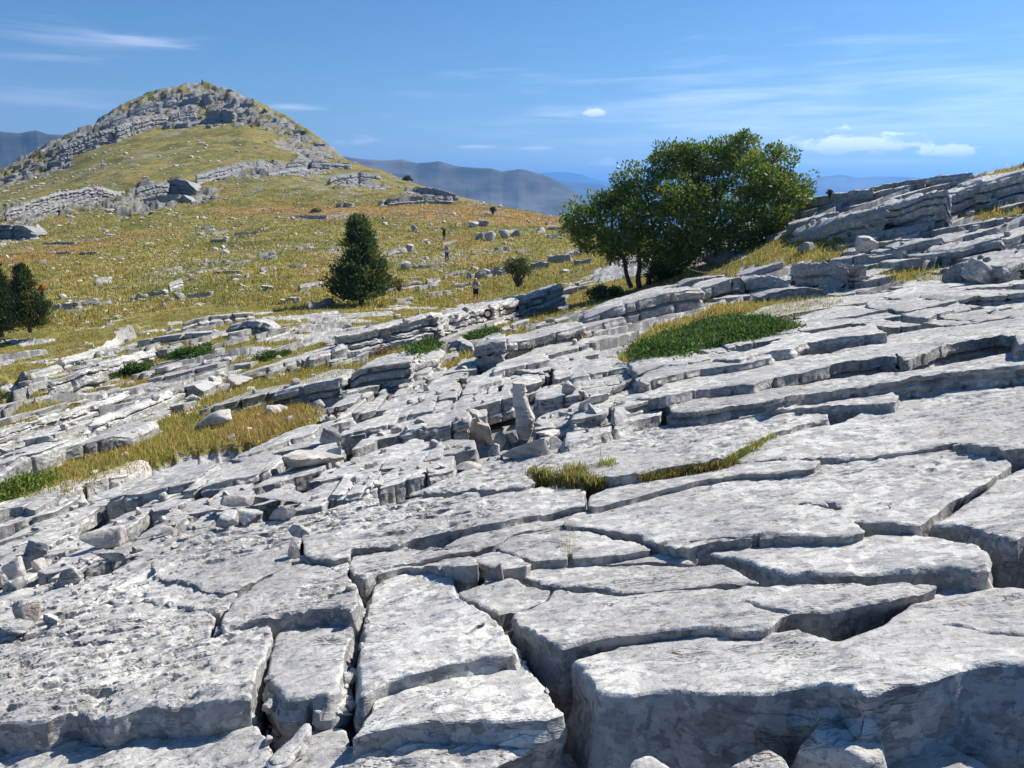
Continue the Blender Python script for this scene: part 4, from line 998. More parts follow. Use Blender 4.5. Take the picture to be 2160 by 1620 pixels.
# cairn
stone('broad base stone of the cairn under the tall standing stone', 1106, 968, 114, 48, 61, deep=.6, sub=5, planes=6, mat=M_PINK, name='cairn_stone', rot=(0, -.06, 0))
stone('tan leaning stone at the left of the cairn', 1055, 952, 34, 52, 62, mat=M_PINK, planes=6, rot=(0, .35, 0), name='cairn_stone')
stone('squat boulder left of the cairn', 1015, 937, 56, 44, 63, planes=7, sub=5, name='cairn_stone', mat=M_PINK)
stone('dark slanting stone behind the squat boulder of the cairn', 1008, 905, 46, 40, 64, planes=6, name='cairn_stone')
stone('small wedged stone touching the foot of the tall standing stone', 1078, 945, 34, 26, 65, name='cairn_stone', mat=M_PINK, sink=-.3)
stone('flat white plate right of the tall standing stone', 1156, 930, 54, 14, 66, mat=M_PALE, name='cairn_stone', sink=-.3)
stone('small block under the flat white plate of the cairn', 1152, 944, 26, 20, 67, name='cairn_stone')
stone('white rounded stone at the right foot of the cairn', 1176, 946, 34, 22, 68, mat=M_PALE, name='cairn_stone')
stone('pale chip at the left foot of the cairn', 1042, 962, 26, 26, 69, mat=M_PALE, name='cairn_stone')
stone('thin pointed plate lying left in front of the cairn', 990, 990, 64, 12, 70, mat=M_PALE, planes=6, deep=.5)
stone('triangular grey plate leaning on the ledge right of the standing stone', 1260, 854, 60, 44, 71, planes=5, rot=(0, .45, .3), deep=.5, sub=5)
stone('upright grey block under the triangular plate', 1235, 868, 30, 32, 72, planes=5)
stone('bright white block right of the triangular plate', 1315, 830, 48, 26, 73, mat=M_PALE, planes=6)
stone('small rounded grey stone at the end of the bright white block', 1356, 818, 30, 18, 74)
stone('little white peak of stone left of the triangular plate', 1200, 832, 30, 28, 75, mat=M_PALE, planes=5)
stone('square grey block at the end of the low slab right of the cairn', 1262, 888, 46, 32, 76, planes=4)
stone('broken dark block under the long pale sheet right of the cairn', 1312, 892, 52, 28, 77, planes=6)
stone('white pointed stone right behind the tall standing stone', 1144, 868, 16, 20, 78, mat=M_PALE, planes=5)
stone('tilted oblong boulder resting on the beds at the right', 2080, 600, 84, 40, 81, planes=9, rot=(0, .42, .1), deep=.6, sub=5, name='boulder', cat='boulder', mat=M_PALE)
stone('triangular boulder left of the tilted oblong boulder', 2022, 596, 42, 42, 82, planes=5, sub=5, name='boulder', cat='boulder')
stone('small wedge stone between the triangular and the oblong boulder', 2044, 576, 22, 22, 83, planes=5)
stone('pale block in the turf right behind the big broad tree', 1518, 546, 66, 30, 84, planes=5, rot=(0, -.2, 0))
stone('ribbed pale boulder in the turf below the high cliff', 1836, 532, 48, 32, 85, mat=M_PALE)
stone('small ridge of stones in the turf patch below the high cliff', 1706, 530, 34, 18, 86)
# the tall standing stone of the cairn
def standing_stone():
    loc, _ = sight(1106, 930)
    if loc is None: return
    Yc = loc.y + .05
    k = Yc / FPX * 1.003
    prof = [(0, -1, 24), (.1, 0, 31), (.2, .5, 37), (.37, 2, 40), (.47, -1.5, 36), (.55, -5, 33), (.72, -10, 30), (.79, -12, 27), (.82, -13, 25.5), (.855, -10, 31), (.875, -11, 28.5), (.92, -12, 28), (.985, -11.5, 28), (1.0, -11.5, 25)]
    pr = np.array(prof); H = 128 * k
    n, m = 90, 72
    hs = np.linspace(0, 1, n); V = []
    for h in hs:
        c = np.interp(h, pr[:, 0], pr[:, 1]) * k; w = np.interp(h, pr[:, 0], pr[:, 2]) * k / 1.0 * .98
        a = np.linspace(0, 2 * math.pi, m, endpoint=False)
        sq = (np.abs(np.cos(a)) ** 3.2 + np.abs(np.sin(a)) ** 3.2) ** (-1 / 3.2)
        rx, ry = w * .53 * sq, w * .42 * sq
        x = c + rx * np.cos(a) * 1.0; y = ry * np.sin(a); z = np.full(m, h * H)
        d = .045 * w * fbm(a * 1.6 + 2 * np.sin(a), z / H * 9, 4, 404) + .03 * w * fbm(np.cos(a) * 6, z / H * 40 + np.sin(a) * 6, 3, 405)
        V.append(np.stack([x + np.cos(a) * d, y + np.sin(a) * d, z], -1))
    V = np.concatenate(V + [np.array([[-11 * k, 0, H * 1.005], [0, 0, 0]])])
    i = np.arange(n * m).reshape(n, m); j = np.roll(i, -1, 1)
    q = np.stack([i[:-1], j[:-1], j[1:], i[1:]], -1).reshape(-1, 4)
    t1 = np.stack([i[-1], j[-1], np.full(m, n * m)], -1); t2 = np.stack([j[0], i[0], np.full(m, n * m + 1)], -1)
    me = mesh_np('standing_stone', V, [q, t1, t2], M_TAN, True); autosharp(me, 40)
    t, e = ray(1106, 926)
    tag(link('standing_stone', me, None, (float(t) * Yc, Yc, EYE - Yc * float(e) )), 'tall narrow stone set upright on the cairn, with a beak like notch near its top', 'standing stone')
standing_stone()
# scattered rubble of the left broken ground (chips between the slabs)
def scatter(n, poly, wr, seed, label, group, name, mats, sub=3, skip=(), flat=(.45, .8), deepr=(.6, 1.1), cat='stone', nvar=10, top=1.0):
    rg = np.random.default_rng(seed); P = np.array(poly)
    var = []
    for i in range(nvar):
        p, f = rock_shape(seed * 50 + i, sub, int(rg.integers(6, 12)), .04)
        p[:, 2] -= p[:, 2].min()
        me = mesh_np(name, p, f, mats[i % len(mats)], True); autosharp(me, 32); var.append(me)
    k = 0; tr = 0
    while k < n and tr < n * 20:
        tr += 1
        x, y = rg.uniform(P[:, 0].min(), P[:, 0].max()), rg.uniform(P[:, 1].min(), P[:, 1].max())
        if not inpoly(poly, x, y) or any(inpoly(q, x, y) for q in skip): continue
        loc, nor = sight(x, y)
        if loc is None or nor.z < .55: continue
        wm = math.exp(rg.uniform(math.log(wr[0]), math.log(wr[1]))) * loc.y / FPX
        o = link(name, var[int(rg.integers(nvar))], None, loc - Vector((0, 0, .12 * wm)))
        o.scale = (wm, wm * rg.uniform(*deepr), wm * rg.uniform(*flat)); o.rotation_euler = (rg.normal(0, .2), rg.normal(0, .2), rg.uniform(0, 6.28))
        tag(o, label, cat, group); k += 1
scatter(150, [(-20, 1240), (0, 1060), (300, 1060), (420, 1030), (690, 1000), (800, 900), (1000, 880), (1300, 830), (1330, 880), (1100, 960), (950, 990), (640, 1090), (450, 1130), (300, 1190), (150, 1240)], (7, 26), 71,
        'small grey limestone chip in the rubble of the broken ground', 'chips in the rubble of the broken ground', 'stone_chip', [M_ROCK, M_PALE, M_ROCK], skip=GS)
scatter(45, [(-20, 1260), (0, 1180), (150, 1180), (330, 1170), (300, 1210), (200, 1250), (60, 1300), (-20, 1320)], (6, 20), 72,
        'small pale chip in the rubble beside the round pale boulder', 'chips beside the round pale boulder', 'stone_chip', [M_PALE, M_ROCK])
scatter(80, [(-20, 900), (60, 780), (200, 730), (420, 680), (700, 690), (1000, 645), (1230, 600), (1240, 800), (1000, 860), (720, 900), (690, 800), (150, 990), (-20, 1000)], (8, 24), 73,
        'small broken block on the ledges below the meadow', 'broken blocks on the ledges below the meadow', 'broken_block', [M_ROCK, M_PALE])
scatter(30, [(1680, 440), (1900, 390), (2160, 345), (2160, 600), (1850, 600), (1700, 620)], (8, 22), 74, 'small block lying on the right hand crest', 'small blocks on the right hand crest', 'broken_block', [M_ROCK, M_PALE])
for i, pl in enumerate([[(745, 1200), (760, 1230), (780, 1290), (760, 1400), (745, 1520), (715, 1520), (735, 1400), (752, 1300), (735, 1240)], [(560, 1420), (580, 1460), (590, 1560), (560, 1590), (535, 1500), (545, 1420)], [(1090, 1340), (1130, 1380), (1200, 1470), (1250, 1600), (1220, 1610), (1170, 1480), (1100, 1400)]]):
    scatter(16, pl, (14, 44), 80 + i, 'stone lying in the dark bottom of the ' + ['long left', 'short left', 'wide middle'][i] + ' cleft', 'stones in the clefts', 'cleft_stone', [M_ROCK, M_PALE])
scatter(26, GRASS['strip'], (10, 40), 77, 'pale stone lying in the dry grass strip at the left', 'stones in the dry grass strip', 'turf_stone', [M_PALE, M_ROCK])
# stones of the meadow
MG = [(0, 640), (0, 480), (240, 440), (500, 440), (960, 445), (1180, 470), (1190, 560), (1000, 620), (700, 640), (430, 640), (110, 690)]
scatter(290, MG, (3, 13), 75, 'white limestone rock lying in the dry meadow', 'rocks scattered in the dry meadow', 'meadow_rock', [M_PALE, M_ROCK, M_PALE], flat=(.4, .7), cat='rock')
def cluster(label, pts, seed):
    rg = np.random.default_rng(seed)
    for (x, y, w_, h_) in pts:
        if w_ >= 32:
            xs = np.linspace(x - w_ * .55, x + w_ * .55, 5)
            ledge(label, [(a, y - h_ * rg.uniform(.35, .62) - .16 * (a - x)) for a in xs], h_ * .5, max(.5, .02 * w_), group=label, name='meadow_outcrop', layers=3, seed=int(rg.integers(9999)), cat='rock outcrop')
            continue
        w_, h_ = w_ * .75, h_ * .7
        stone(label, x, y, w_, h_, int(rg.integers(5000)), name='meadow_boulder', group=label, mat=M_PALE if rg.random() < .4 else M_ROCK, sub=4, cat='rock', rot=(rg.normal(0, .1), rg.normal(0, .15), rg.uniform(-.4, .4)))
cluster('rock of the boulder row beside the dark spruces at the left', [(118, 655, 30, 20), (145, 652, 40, 26), (180, 648, 44, 30), (215, 645, 34, 20), (250, 637, 40, 26), (290, 634, 36, 24), (330, 628, 40, 26), (362, 615, 46, 42), (375, 632, 30, 22), (215, 602, 38, 30), (340, 650, 24, 18), (128, 632, 26, 18)], 1)
cluster('rock of the low boulder row in the middle of the meadow', [(495, 592, 50, 24), (540, 580, 44, 28), (430, 576, 50, 14), (500, 559, 44, 18), (560, 545, 40, 22), (590, 537, 38, 24), (640, 528, 40, 16), (680, 515, 36, 14), (450, 560, 60, 18), (350, 575, 60, 14)], 2)
cluster('rock of the boulder group left of the hikers', [(835, 538, 46, 26), (862, 532, 30, 24), (650, 612, 50, 30), (700, 604, 34, 26), (672, 652, 52, 34), (610, 640, 40, 24), (855, 612, 60, 30), (810, 622, 40, 20), (855, 570, 30, 26)], 3)
cluster('rock of the boulder wall behind the hikers', [(1010, 506, 26, 26), (1035, 508, 30, 30), (1062, 503, 30, 30), (1085, 500, 28, 24), (1110, 496, 40, 22), (1140, 492, 30, 18), (1000, 480, 30, 18), (1020, 478, 30, 20), (960, 478, 50, 14), (1165, 485, 26, 14), (872, 489, 24, 22)], 4)
cluster('rock of the ridge beside the walking grey haired hiker', [(905, 566, 66, 20), (920, 598, 44, 30), (960, 588, 50, 26), (975, 608, 40, 24), (1010, 590, 46, 34), (1045, 582, 48, 36), (900, 612, 44, 26), (1140, 568, 40, 30), (1180, 552, 50, 30), (1210, 540, 36, 26), (1230, 560, 40, 24), (960, 640, 26, 14), (850, 640, 40, 22)], 5)
# the countless small stones of the meadow and the hill flank
def pebbles():
    rg = np.random.default_rng(91); n = 26000
    t = rg.uniform(-.72, .33, n); y = np.exp(rg.uniform(math.log(40), math.log(330), n)); x = t * y
    m = lut(mead, x, y) * (.10 + 1.6 * np.clip(fbm(x * .06, y * .035, 5, 93, .65), 0, 1) + .6 * np.clip(fbm(x * .3, y * .2, 3, 94), 0, 1)) * (1 - .7 * lut(dry, x, y))
    k = m > rg.uniform(0, .75, n); x, y = x[k], y[k]; n = len(x)
    v, f = ICO[2]; nv = len(v); s = np.exp(rg.normal(math.log(2.6), .55, n)) * y / FPX * .5
    d = v[None] * (1 + rg.normal(0, .16, (n, nv, 1))) * np.stack([s * rg.uniform(.8, 1.8, n), s, s * rg.uniform(.4, .8, n)], -1)[:, None]
    a = rg.uniform(-.6, .6, n); ca, sa = np.cos(a)[:, None], np.sin(a)[:, None]
    dx = d[..., 0] * ca - d[..., 1] * sa; dy = d[..., 0] * sa + d[..., 1] * ca
    z = ground(x, y) + s * .15
    V = np.stack([dx + x[:, None], dy + y[:, None], d[..., 2] + z[:, None]], -1).reshape(-1, 3)
    F = (f[None] + (np.arange(n) * nv)[:, None, None]).reshape(-1, 3)
    tag(link('meadow_stones', mesh_np('meadow_stones', V, F, M_PALE, False)), 'small pale stones strewn all over the meadow and the hill flank', None, None, 'stuff'); print('pebbles', n)
pebbles()
print('stones', round(time.time() - T0, 1))
# ---------------------------------------------------------------- grass
def pick(rg, n, pal, w):
    pal = np.array(pal); k = rg.choice(len(pal), n, p=np.array(w) / sum(w))
    return np.clip(pal[k] * rg.uniform(.75, 1.3, (n, 1)) * rg.normal(1, .06, (n, 3)), .004, .8)
STRAW = (.54, .42, .14); OLIVE = (.29, .26, .05); GREEN = (.13, .19, .04); RUST = (.36, .22, .085); BLEACH = (.50, .42, .22)
def blades(name, P, H, Wd, col, rg, lean=.35):
    n = len(P); a = rg.uniform(0, 2 * math.pi, n)
    side = np.stack([np.cos(a), np.sin(a), np.zeros(n)], -1) * (Wd / 2)[:, None]
    la = rg.uniform(0, 2 * math.pi, n); lm = np.abs(rg.normal(0, lean, n)) * H
    L = np.stack([np.cos(la) * lm, np.sin(la) * lm, np.zeros(n)], -1)
    up = np.zeros((n, 3)); up[:, 2] = H
    V = np.stack([P - side, P + side, P + side * .75 + up * .55 + L * .3, P - side * .75 + up * .55 + L * .3, P + up * (1 - .25 * lean) + L], 1).reshape(-1, 3)
    b = np.arange(n)[:, None] * 5
    q = np.concatenate([b, b + 1, b + 2, b + 3], 1); t = np.concatenate([b + 3, b + 2, b + 4], 1)
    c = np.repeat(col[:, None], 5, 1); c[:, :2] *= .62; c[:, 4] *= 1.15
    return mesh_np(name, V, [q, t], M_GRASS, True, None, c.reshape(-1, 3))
def turf(name, label, n, tr, yr, seed, cond, pal, w, hr, wf, per):
    rg = np.random.default_rng(seed)
    t = rg.uniform(*tr, n); y = np.exp(rg.uniform(math.log(yr[0]), math.log(yr[1]), n)); x = t * y
    k = cond(x, y); x, y = x[k], y[k]
    clump = fbm(x * .9, y * .9, 3, seed + 3)
    k = clump > rg.uniform(-.75, .15, len(x)); x, y = x[k], y[k]
    x = np.repeat(x, per) + rg.normal(0, .05, len(x) * per) * (1 + .012 * np.repeat(y, per)); y = np.repeat(y, per) + rg.normal(0, .05, len(y) * per)
    z = ground(x, y) - .02
    hv = np.exp(rg.normal(0, .3, len(x))) * rg.uniform(*hr, len(x)) * (.75 + .7 * np.clip(fbm(x * .35, y * .35, 3, seed + 5) + .3, 0, 1))
    d = lut(dry, x, y); gg = lut(green, x, y)
    c = pick(rg, len(x), pal, w)
    rust = pick(rg, len(x), [RUST, (.36, .24, .10), STRAW], [4, 3, 1]); grn = pick(rg, len(x), [GREEN, OLIVE], [2, 2])
    m = rg.random(len(x)); c = np.where((m < d * .9)[:, None], rust, c); c = np.where((m > 1 - gg * .6)[:, None], grn, c)
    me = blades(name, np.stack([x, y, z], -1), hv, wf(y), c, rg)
    tag(link(name, me), label, None, None, 'stuff')
    print(name, len(x))
turf('turf_grass', 'tufts of dry yellow and olive grass between the ledges', 150000, (-.72, .72), (7.5, 62), 5, lambda x, y: (lut(gr, x, y) > .55) & ((lut(mead, x, y) < .5)),
     [STRAW, OLIVE, GREEN, RUST, BLEACH], [4, 6, 2.2, 2, .8], (.06, .14), lambda y: .005 + .0006 * y, 5)
turf('meadow_grass', 'dry yellow and olive grass of the far meadow', 150000, (-.72, .34), (38, 210), 6, lambda x, y: lut(mead, x, y) > .5,
     [STRAW, OLIVE, GREEN, RUST, BLEACH], [5, 7, 2.6, 1.6, .5], (.14, .30), lambda y: .012 + .0009 * y, 2)
def pocket(name, label, poly, n, seed, pal, w, hr, wd=.006, spread=.03, per=9, lean=.45):
    rg = np.random.default_rng(seed); P = np.array(poly); pts = []
    tr = 0
    while len(pts) < n and tr < n * 12:
        tr += 1
        x, y = rg.uniform(P[:, 0].min(), P[:, 0].max()), rg.uniform(P[:, 1].min(), P[:, 1].max())
        if not inpoly(poly, x, y): continue
        loc, _ = sight(x, y)
        if loc is not None: pts.append(loc[:])
    p = np.repeat(np.array(pts), per, 0); p[:, :2] += rg.normal(0, spread, (len(p), 2)); p[:, 2] -= .015
    me = blades(name, p, rg.uniform(*hr, len(p)), np.full(len(p), wd), pick(rg, len(p), pal, w), rg, lean)
    tag(link(name, me), label, None, None, 'stuff')
pocket('turf_grass', 'turf pocket of heath and grass in the middle of the pavement', [(1112, 990), (1150, 988), (1180, 1002), (1205, 982), (1235, 985), (1240, 1005), (1275, 1010), (1278, 1030), (1240, 1048), (1238, 1030), (1180, 1026), (1130, 1028), (1140, 1012)], 420, 21, [OLIVE, GREEN, RUST, STRAW, (.10, .06, .04)], [4, 5, 2, 2, 1.5], (.02, .07), .006, .03)
pocket('turf_grass', 'brown and green turf under the long streaked sheet', [(1345, 1004), (1400, 990), (1480, 977), (1540, 968), (1560, 974), (1480, 990), (1420, 1000), (1360, 1012)], 240, 22, [OLIVE, GREEN, RUST, (.12, .07, .045)], [3, 4, 2, 2], (.015, .05), .006, .03)
pocket('turf_grass', 'line of turf in the diagonal crack of the pavement', [(1528, 966), (1560, 948), (1600, 928), (1632, 912), (1640, 918), (1600, 938), (1560, 958), (1538, 970)], 160, 23, [OLIVE, GREEN, STRAW], [4, 4, 2], (.015, .05), .005, .02)
pocket('turf_grass', 'small tufts sprouting from the streaked sheet', [(1255, 985), (1280, 972), (1300, 975), (1290, 985)], 26, 24, [OLIVE, GREEN, STRAW], [4, 3, 2], (.03, .08), .005, .02)
pocket('dry_stalks', 'thin dry grass stalks standing in a split of the pavement', [(1196, 1186), (1216, 1184), (1218, 1190), (1200, 1192)], 4, 25, [BLEACH, STRAW, (.3, .22, .14)], [3, 3, 2], (.16, .36), .0016, .02, 9, .12)
pocket('dry_stalks', 'thin dead flower stalks on the streaked sheet', [(1262, 985), (1276, 975), (1282, 985)], 3, 26, [(.16, .12, .08), STRAW], [3, 2], (.10, .22), .003, .02, 4, .2)
for i, (poly, n) in enumerate([([(560, 850), (640, 850), (680, 864), (672, 880), (620, 905), (520, 930), (400, 948), (300, 985), (120, 1040), (60, 1050), (90, 1000), (250, 950), (420, 920)], 900), ([(420, 860), (470, 800), (560, 792), (750, 768), (740, 792), (600, 818), (470, 850)], 420), ([(1490, 650), (1640, 632), (1780, 622), (1780, 640), (1690, 668), (1560, 690), (1440, 700), (1400, 690)], 500), ([(1580, 545), (1610, 515), (1700, 498), (1800, 500), (1800, 530), (1700, 555), (1640, 560)], 420), ([(1850, 600), (1900, 570), (1990, 568), (2000, 592)], 160)]):
    pocket('turf_grass', ['tall dry grass of the long turf strip at the left', 'dry grass of the upper turf strip at the left', 'yellow grass of the turf strip on the right slope', 'green and yellow grass behind the big broad tree', 'brown grass on the shelf below the high cliff'][i], poly, n, 30 + i, [STRAW, OLIVE, GREEN, RUST, BLEACH], [5, 5, 3, 1.2, 1], (.03, .085), .008 if i < 2 else .011, .07, 8, .6)

# ---------------------------------------------------------------- leaves, needles, trunks
def leaf_cloud(name, P, A, Ln, Wd, col, mat, rg):
    """rhombic leaves: position P, unit axis A, length, width"""
    n = len(P); r = rg.normal(size=(n, 3)); B = np.cross(A, r); B /= np.linalg.norm(B, axis=1)[:, None] + 1e-9
    V = np.stack([P, P + A * (Ln * .5)[:, None] + B * (Wd * .5)[:, None], P + A * Ln[:, None], P + A * (Ln * .5)[:, None] - B * (Wd * .5)[:, None]], 1).reshape(-1, 3)
    q = np.arange(n * 4).reshape(n, 4)
    return mesh_np(name, V, q, mat, False, None, np.repeat(col, 4, 0))
def tubes(name, lines, mat, sides=7):
    V, F = [], []; base = 0
    for pts in lines:
        P = np.array([p[:3] for p in pts], float); R = np.array([p[3] for p in pts])
        m = len(P); T = np.gradient(P, axis=0); T /= np.linalg.norm(T, axis=1)[:, None] + 1e-9
        ref = np.array([.31, .2, .93]); B = np.cross(T, ref); B /= np.linalg.norm(B, axis=1)[:, None] + 1e-9; N = np.cross(B, T)
        a = np.linspace(0, 2 * math.pi, sides, endpoint=False)
        ring = P[:, None] + R[:, None, None] * (np.cos(a)[None, :, None] * B[:, None] + np.sin(a)[None, :, None] * N[:, None])
        V.append(ring.reshape(-1, 3)); i = base + np.arange(m * sides).reshape(m, sides); j = np.roll(i, -1, 1)
        F.append(np.stack([i[:-1], j[:-1], j[1:], i[1:]], -1).reshape(-1, 4)); base += m * sides
    return mesh_np(name, np.concatenate(V), np.concatenate(F), mat, True)
def bend(a, b, ra, rb, rg, n=6, wob=.08):
    a, b = np.array(a, float), np.array(b, float); L = np.linalg.norm(b - a); out = []
    off = rg.normal(0, wob * L, 3); off2 = rg.normal(0, wob * .5 * L, 3)
    for s in np.linspace(0, 1, n):
        p = a + (b - a) * s + off * math.sin(math.pi * s) + off2 * math.sin(2 * math.pi * s)
        out.append((*p, ra + (rb - ra) * s))
    return out
def broad_tree():
    rg = np.random.default_rng(77)
    Yt = 31.0; t0, e0_ = ray(1365, 606)
    base = np.array([float(t0) * Yt, Yt, EYE - Yt * float(e0_)])
    k = Yt / FPX
    root = empty('broad_tree', base)
    tag(root, 'big broad leaved tree with several leaning stems growing from the rock ledges', 'tree')
    def W(px, py, dy=0.0): return np.array([(px - 1365) * k, dy, (606 - py) * k])
    lob = [(1228, 470, 44, 38, -.3), (1282, 440, 44, 34, .3), (1262, 510, 50, 30, -.6), (1340, 396, 52, 40, 0), (1346, 462, 58, 42, -.7), (1398, 352, 44, 36, .4), (1412, 424, 56, 44, -.9), (1424, 486, 56, 40, -1.0),
           (1476, 348, 52, 34, .2), (1492, 402, 40, 34, .9), (1544, 330, 46, 28, .2), (1556, 388, 56, 46, -.6), (1508, 470, 54, 36, -.9), (1612, 350, 46, 30, .2), (1630, 404, 56, 42, -.2), (1592, 462, 56, 36, -.7), (1640, 486, 32, 26, 0), (1664, 420, 34, 34, .3),
           (1356, 512, 56, 34, -.9), (1420, 540, 44, 28, -.6), (1550, 304, 14, 10, 0), (1212, 492, 28, 22, .2), (1450, 380, 40, 30, 1.2), (1440, 338, 40, 24, .1), (1310, 500, 40, 30, .8), (1480, 440, 60, 40, 1.0), (1600, 430, 50, 40, 1.2), (1330, 440, 50, 36, 1.1), (1450, 520, 60, 30, -.5), (1530, 510, 50, 28, -.4), (1390, 548, 50, 26, -.2), (1620, 500, 44, 26, -.2), (1310, 540, 40, 20, -.2), (1530, 350, 40, 34, 1.3)]
    P, A, C, lines = [], [], [], []
    stems = [W(1330, 590, -.2), W(1352, 600, .0), W(1372, 606, .1), W(1392, 600, .2), W(1415, 596, .3)]
    forks = []
    for i, (s, f) in enumerate(zip(stems, [(1296, 530, -.3), (1342, 520, -.3), (1376, 500, .2), (1430, 500, .1), (1490, 500, .2)])):
        fp = W(*f); lines.append(bend(s * [1, 1, 1] - [0, 0, .3], fp, .13 if i in (1, 2) else .095, .07, rg, 8, .05)); forks.append(fp)
    lines.append(bend(W(1400, 585), W(1560, 556, -.4), .06, .02, rg, 8, .05))
    for (px, py, rx, ry, dy) in lob:
        c = W(px, py, dy); rr = np.array([rx * k, (rx + ry) * .5 * k * .95, ry * k])
        fk = forks[int(np.argmin([np.linalg.norm(c - f) + (2 if f[2] > c[2] else 0) for f in forks]))]
        lines.append(bend(fk, c, .05, .02, rg, 7, .09))
        vol = rx * ry
        nc = int(vol / 25)
        for q in range(nc):
            d = rg.normal(size=3); d /= np.linalg.norm(d); d[2] = d[2] * .9 + .1
            cp = c + d * rr * rg.uniform(.45, 1.06)
            if rg.random() < .25: lines.append(bend(c, cp, .016, .006, rg, 4, .1))
            m = int(rg.uniform(16, 40)); cr = rg.uniform(.16, .34)
            g_ = rg.normal(size=(m, 3)); g_ /= np.linalg.norm(g_, axis=1)[:, None]
            pp = cp + g_ * cr * np.cbrt(rg.uniform(.1, 1, m))[:, None] * [1, 1, .8]
            ax = g_ * .8 + d * .6 + np.array([0, 0, .35]) + rg.normal(0, .4, (m, 3)); ax /= np.linalg.norm(ax, axis=1)[:, None]
            tone = rg.uniform(.7, 1.35)
            cc = np.array([.115, .175, .032]) * tone * rg.uniform(.75, 1.3, (m, 1)) * rg.normal(1, .07, (m, 3))
            if rg.random() < .16: cc = cc * [1.7, 1.2, .8]
            P.append(pp); A.append(ax); C.append(np.clip(cc, .006, .5))
    P = np.concatenate(P); A = np.concatenate(A); C = np.concatenate(C)
    link('trunk', tubes('trunk', lines, M_BARK), root)
    link('crown', leaf_cloud('crown', P, A, rg.uniform(.10, .16, len(P)), rg.uniform(.055, .09, len(P)), C, M_LEAF, rg), root)
    print('tree leaves', len(P))
broad_tree()
def conifer(label, px, py, hpx, wpx, Y, seed, base_col=(.05, .075, .025), warm=.12, group=None, dens=1.0, bare=0.0, name='conifer', top=.10, pw=.85):
    rg = np.random.default_rng(seed); t0, e0_ = ray(px, py); k = Y / FPX
    base = np.array([float(t0) * Y, Y, EYE - Y * float(e0_)]); H = hpx * k; R = wpx * .5 * k
    root = empty(name, base); tag(root, label, 'tree', group)
    lines = [[(0, 0, -.3, .035 * H), (rg.normal(0, .02 * H), 0, H * .5, .02 * H), (0, 0, H * .985, .004 * H)]]
    P, A, C, L = [], [], [], []
    nb = int(150 * dens)
    for i in range(nb):
        h = rg.uniform(.03, .98) ** 1.15
        r = R * ((1 - h) ** pw * (1 - top) + top * .6) * rg.uniform(.72, 1.1); a = rg.uniform(0, 6.283)
        if h < .12: r *= .8
        tip = np.array([math.cos(a) * r, math.sin(a) * r, h * H + r * rg.uniform(.05, .3)])
        rootp = np.array([0, 0, max(.02, h - .05) * H])
        lines.append(bend(rootp, tip, .012 * H * (1 - h) + .004, .004, rg, 4, .04))
        m = int(rg.uniform(70, 120)); s = rg.uniform(.25, 1.0, m) ** .7
        c = rootp + (tip - rootp) * s[:, None] + rg.normal(0, .055 * H * (1 - .5 * h), (m, 3)) * [1, 1, .6]
        d = (tip - rootp) / np.linalg.norm(tip - rootp)
        ax = d + np.array([0, 0, .45]) + rg.normal(0, .45, (m, 3)); ax /= np.linalg.norm(ax, axis=1)[:, None]
        cc = np.array(base_col) * rg.uniform(.7, 1.6) * rg.uniform(.7, 1.4, (m, 1))
        if rg.random() < warm: cc = cc * [2.6, 1.5, .9]
        P.append(c); A.append(ax); C.append(cc); L.append(rg.uniform(.03, .06, m) * H)
    P, A, C, L = map(np.concatenate, (P, A, C, L))
    link('trunk', tubes('trunk', lines, M_BARK, 6), root)
    link('crown', leaf_cloud('crown', P, A, L, L * .38, C, M_NEEDLE, rg), root)
conifer('dark conical pine standing in the meadow, left of the hikers', 762, 636, 178, 164, 50, 3, dens=1.0, pw=1.05, base_col=(.06, .09, .03), warm=.10)
conifer('dark spruce cut by the left edge of the picture', 2, 700, 150, 100, 44, 4, dens=1.2, base_col=(.045, .07, .026))
conifer('dark spruce with some brown twigs, second from the left edge', 62, 690, 132, 86, 43, 5, dens=1.0, warm=.25, pw=1.0)
def bush(label, px, py, hpx, wpx, Y, seed, pal, w, name='shrub', n=2600, leaf=.08, group=None, cat='shrub', mat=None):
    rg = np.random.default_rng(seed); t0, e0_ = ray(px, py); k = Y / FPX
    base = np.array([float(t0) * Y, Y, EYE - Y * float(e0_)]); H = hpx * k; R = wpx * .5 * k
    root = empty(name, base); tag(root, label, cat, group)
    nl = 34; P, A, lines = [], [], []
    for i in range(nl):
        d = rg.normal(size=3); d[2] = abs(d[2]); d /= np.linalg.norm(d)
        c = np.array([0, 0, .42 * H]) + d * [R * .82, R * .8, H * .5] * rg.uniform(.5, 1.0)
        lines.append(bend((0, 0, -.1), c, .02 * H + .004, .006, rg, 5, .08))
        m = n // nl; g_ = rg.normal(size=(m, 3)); g_ /= np.linalg.norm(g_, axis=1)[:, None]
        P.append(c + g_ * min(R, H) * .3 * np.cbrt(rg.uniform(0, 1, m))[:, None]); A.append(g_ + [0, 0, .4])
    P = np.concatenate(P); P[:, 2] = np.maximum(P[:, 2], .02); A = np.concatenate(A); A /= np.linalg.norm(A, axis=1)[:, None]
    link('stems', tubes('stems', lines, M_BARK, 5), root)
    link('crown', leaf_cloud('crown', P, A, rg.uniform(.7, 1.3, len(P)) * leaf, rg.uniform(.35, .6, len(P)) * leaf, pick(rg, len(P), pal, w), mat or M_LEAF, rg), root)
DKG = (.04, .062, .02); MDG = (.075, .11, .026); YEL = (.30, .23, .04)
def gY(px, py): return hitY(px, py) or 40
bush('round green bush on the ridge beside the walking grey haired hiker', 1092, 602, 68, 62, 52, 11, [DKG, MDG, (.12, .12, .04)], [4, 3, 1.5], n=4200, leaf=.11)
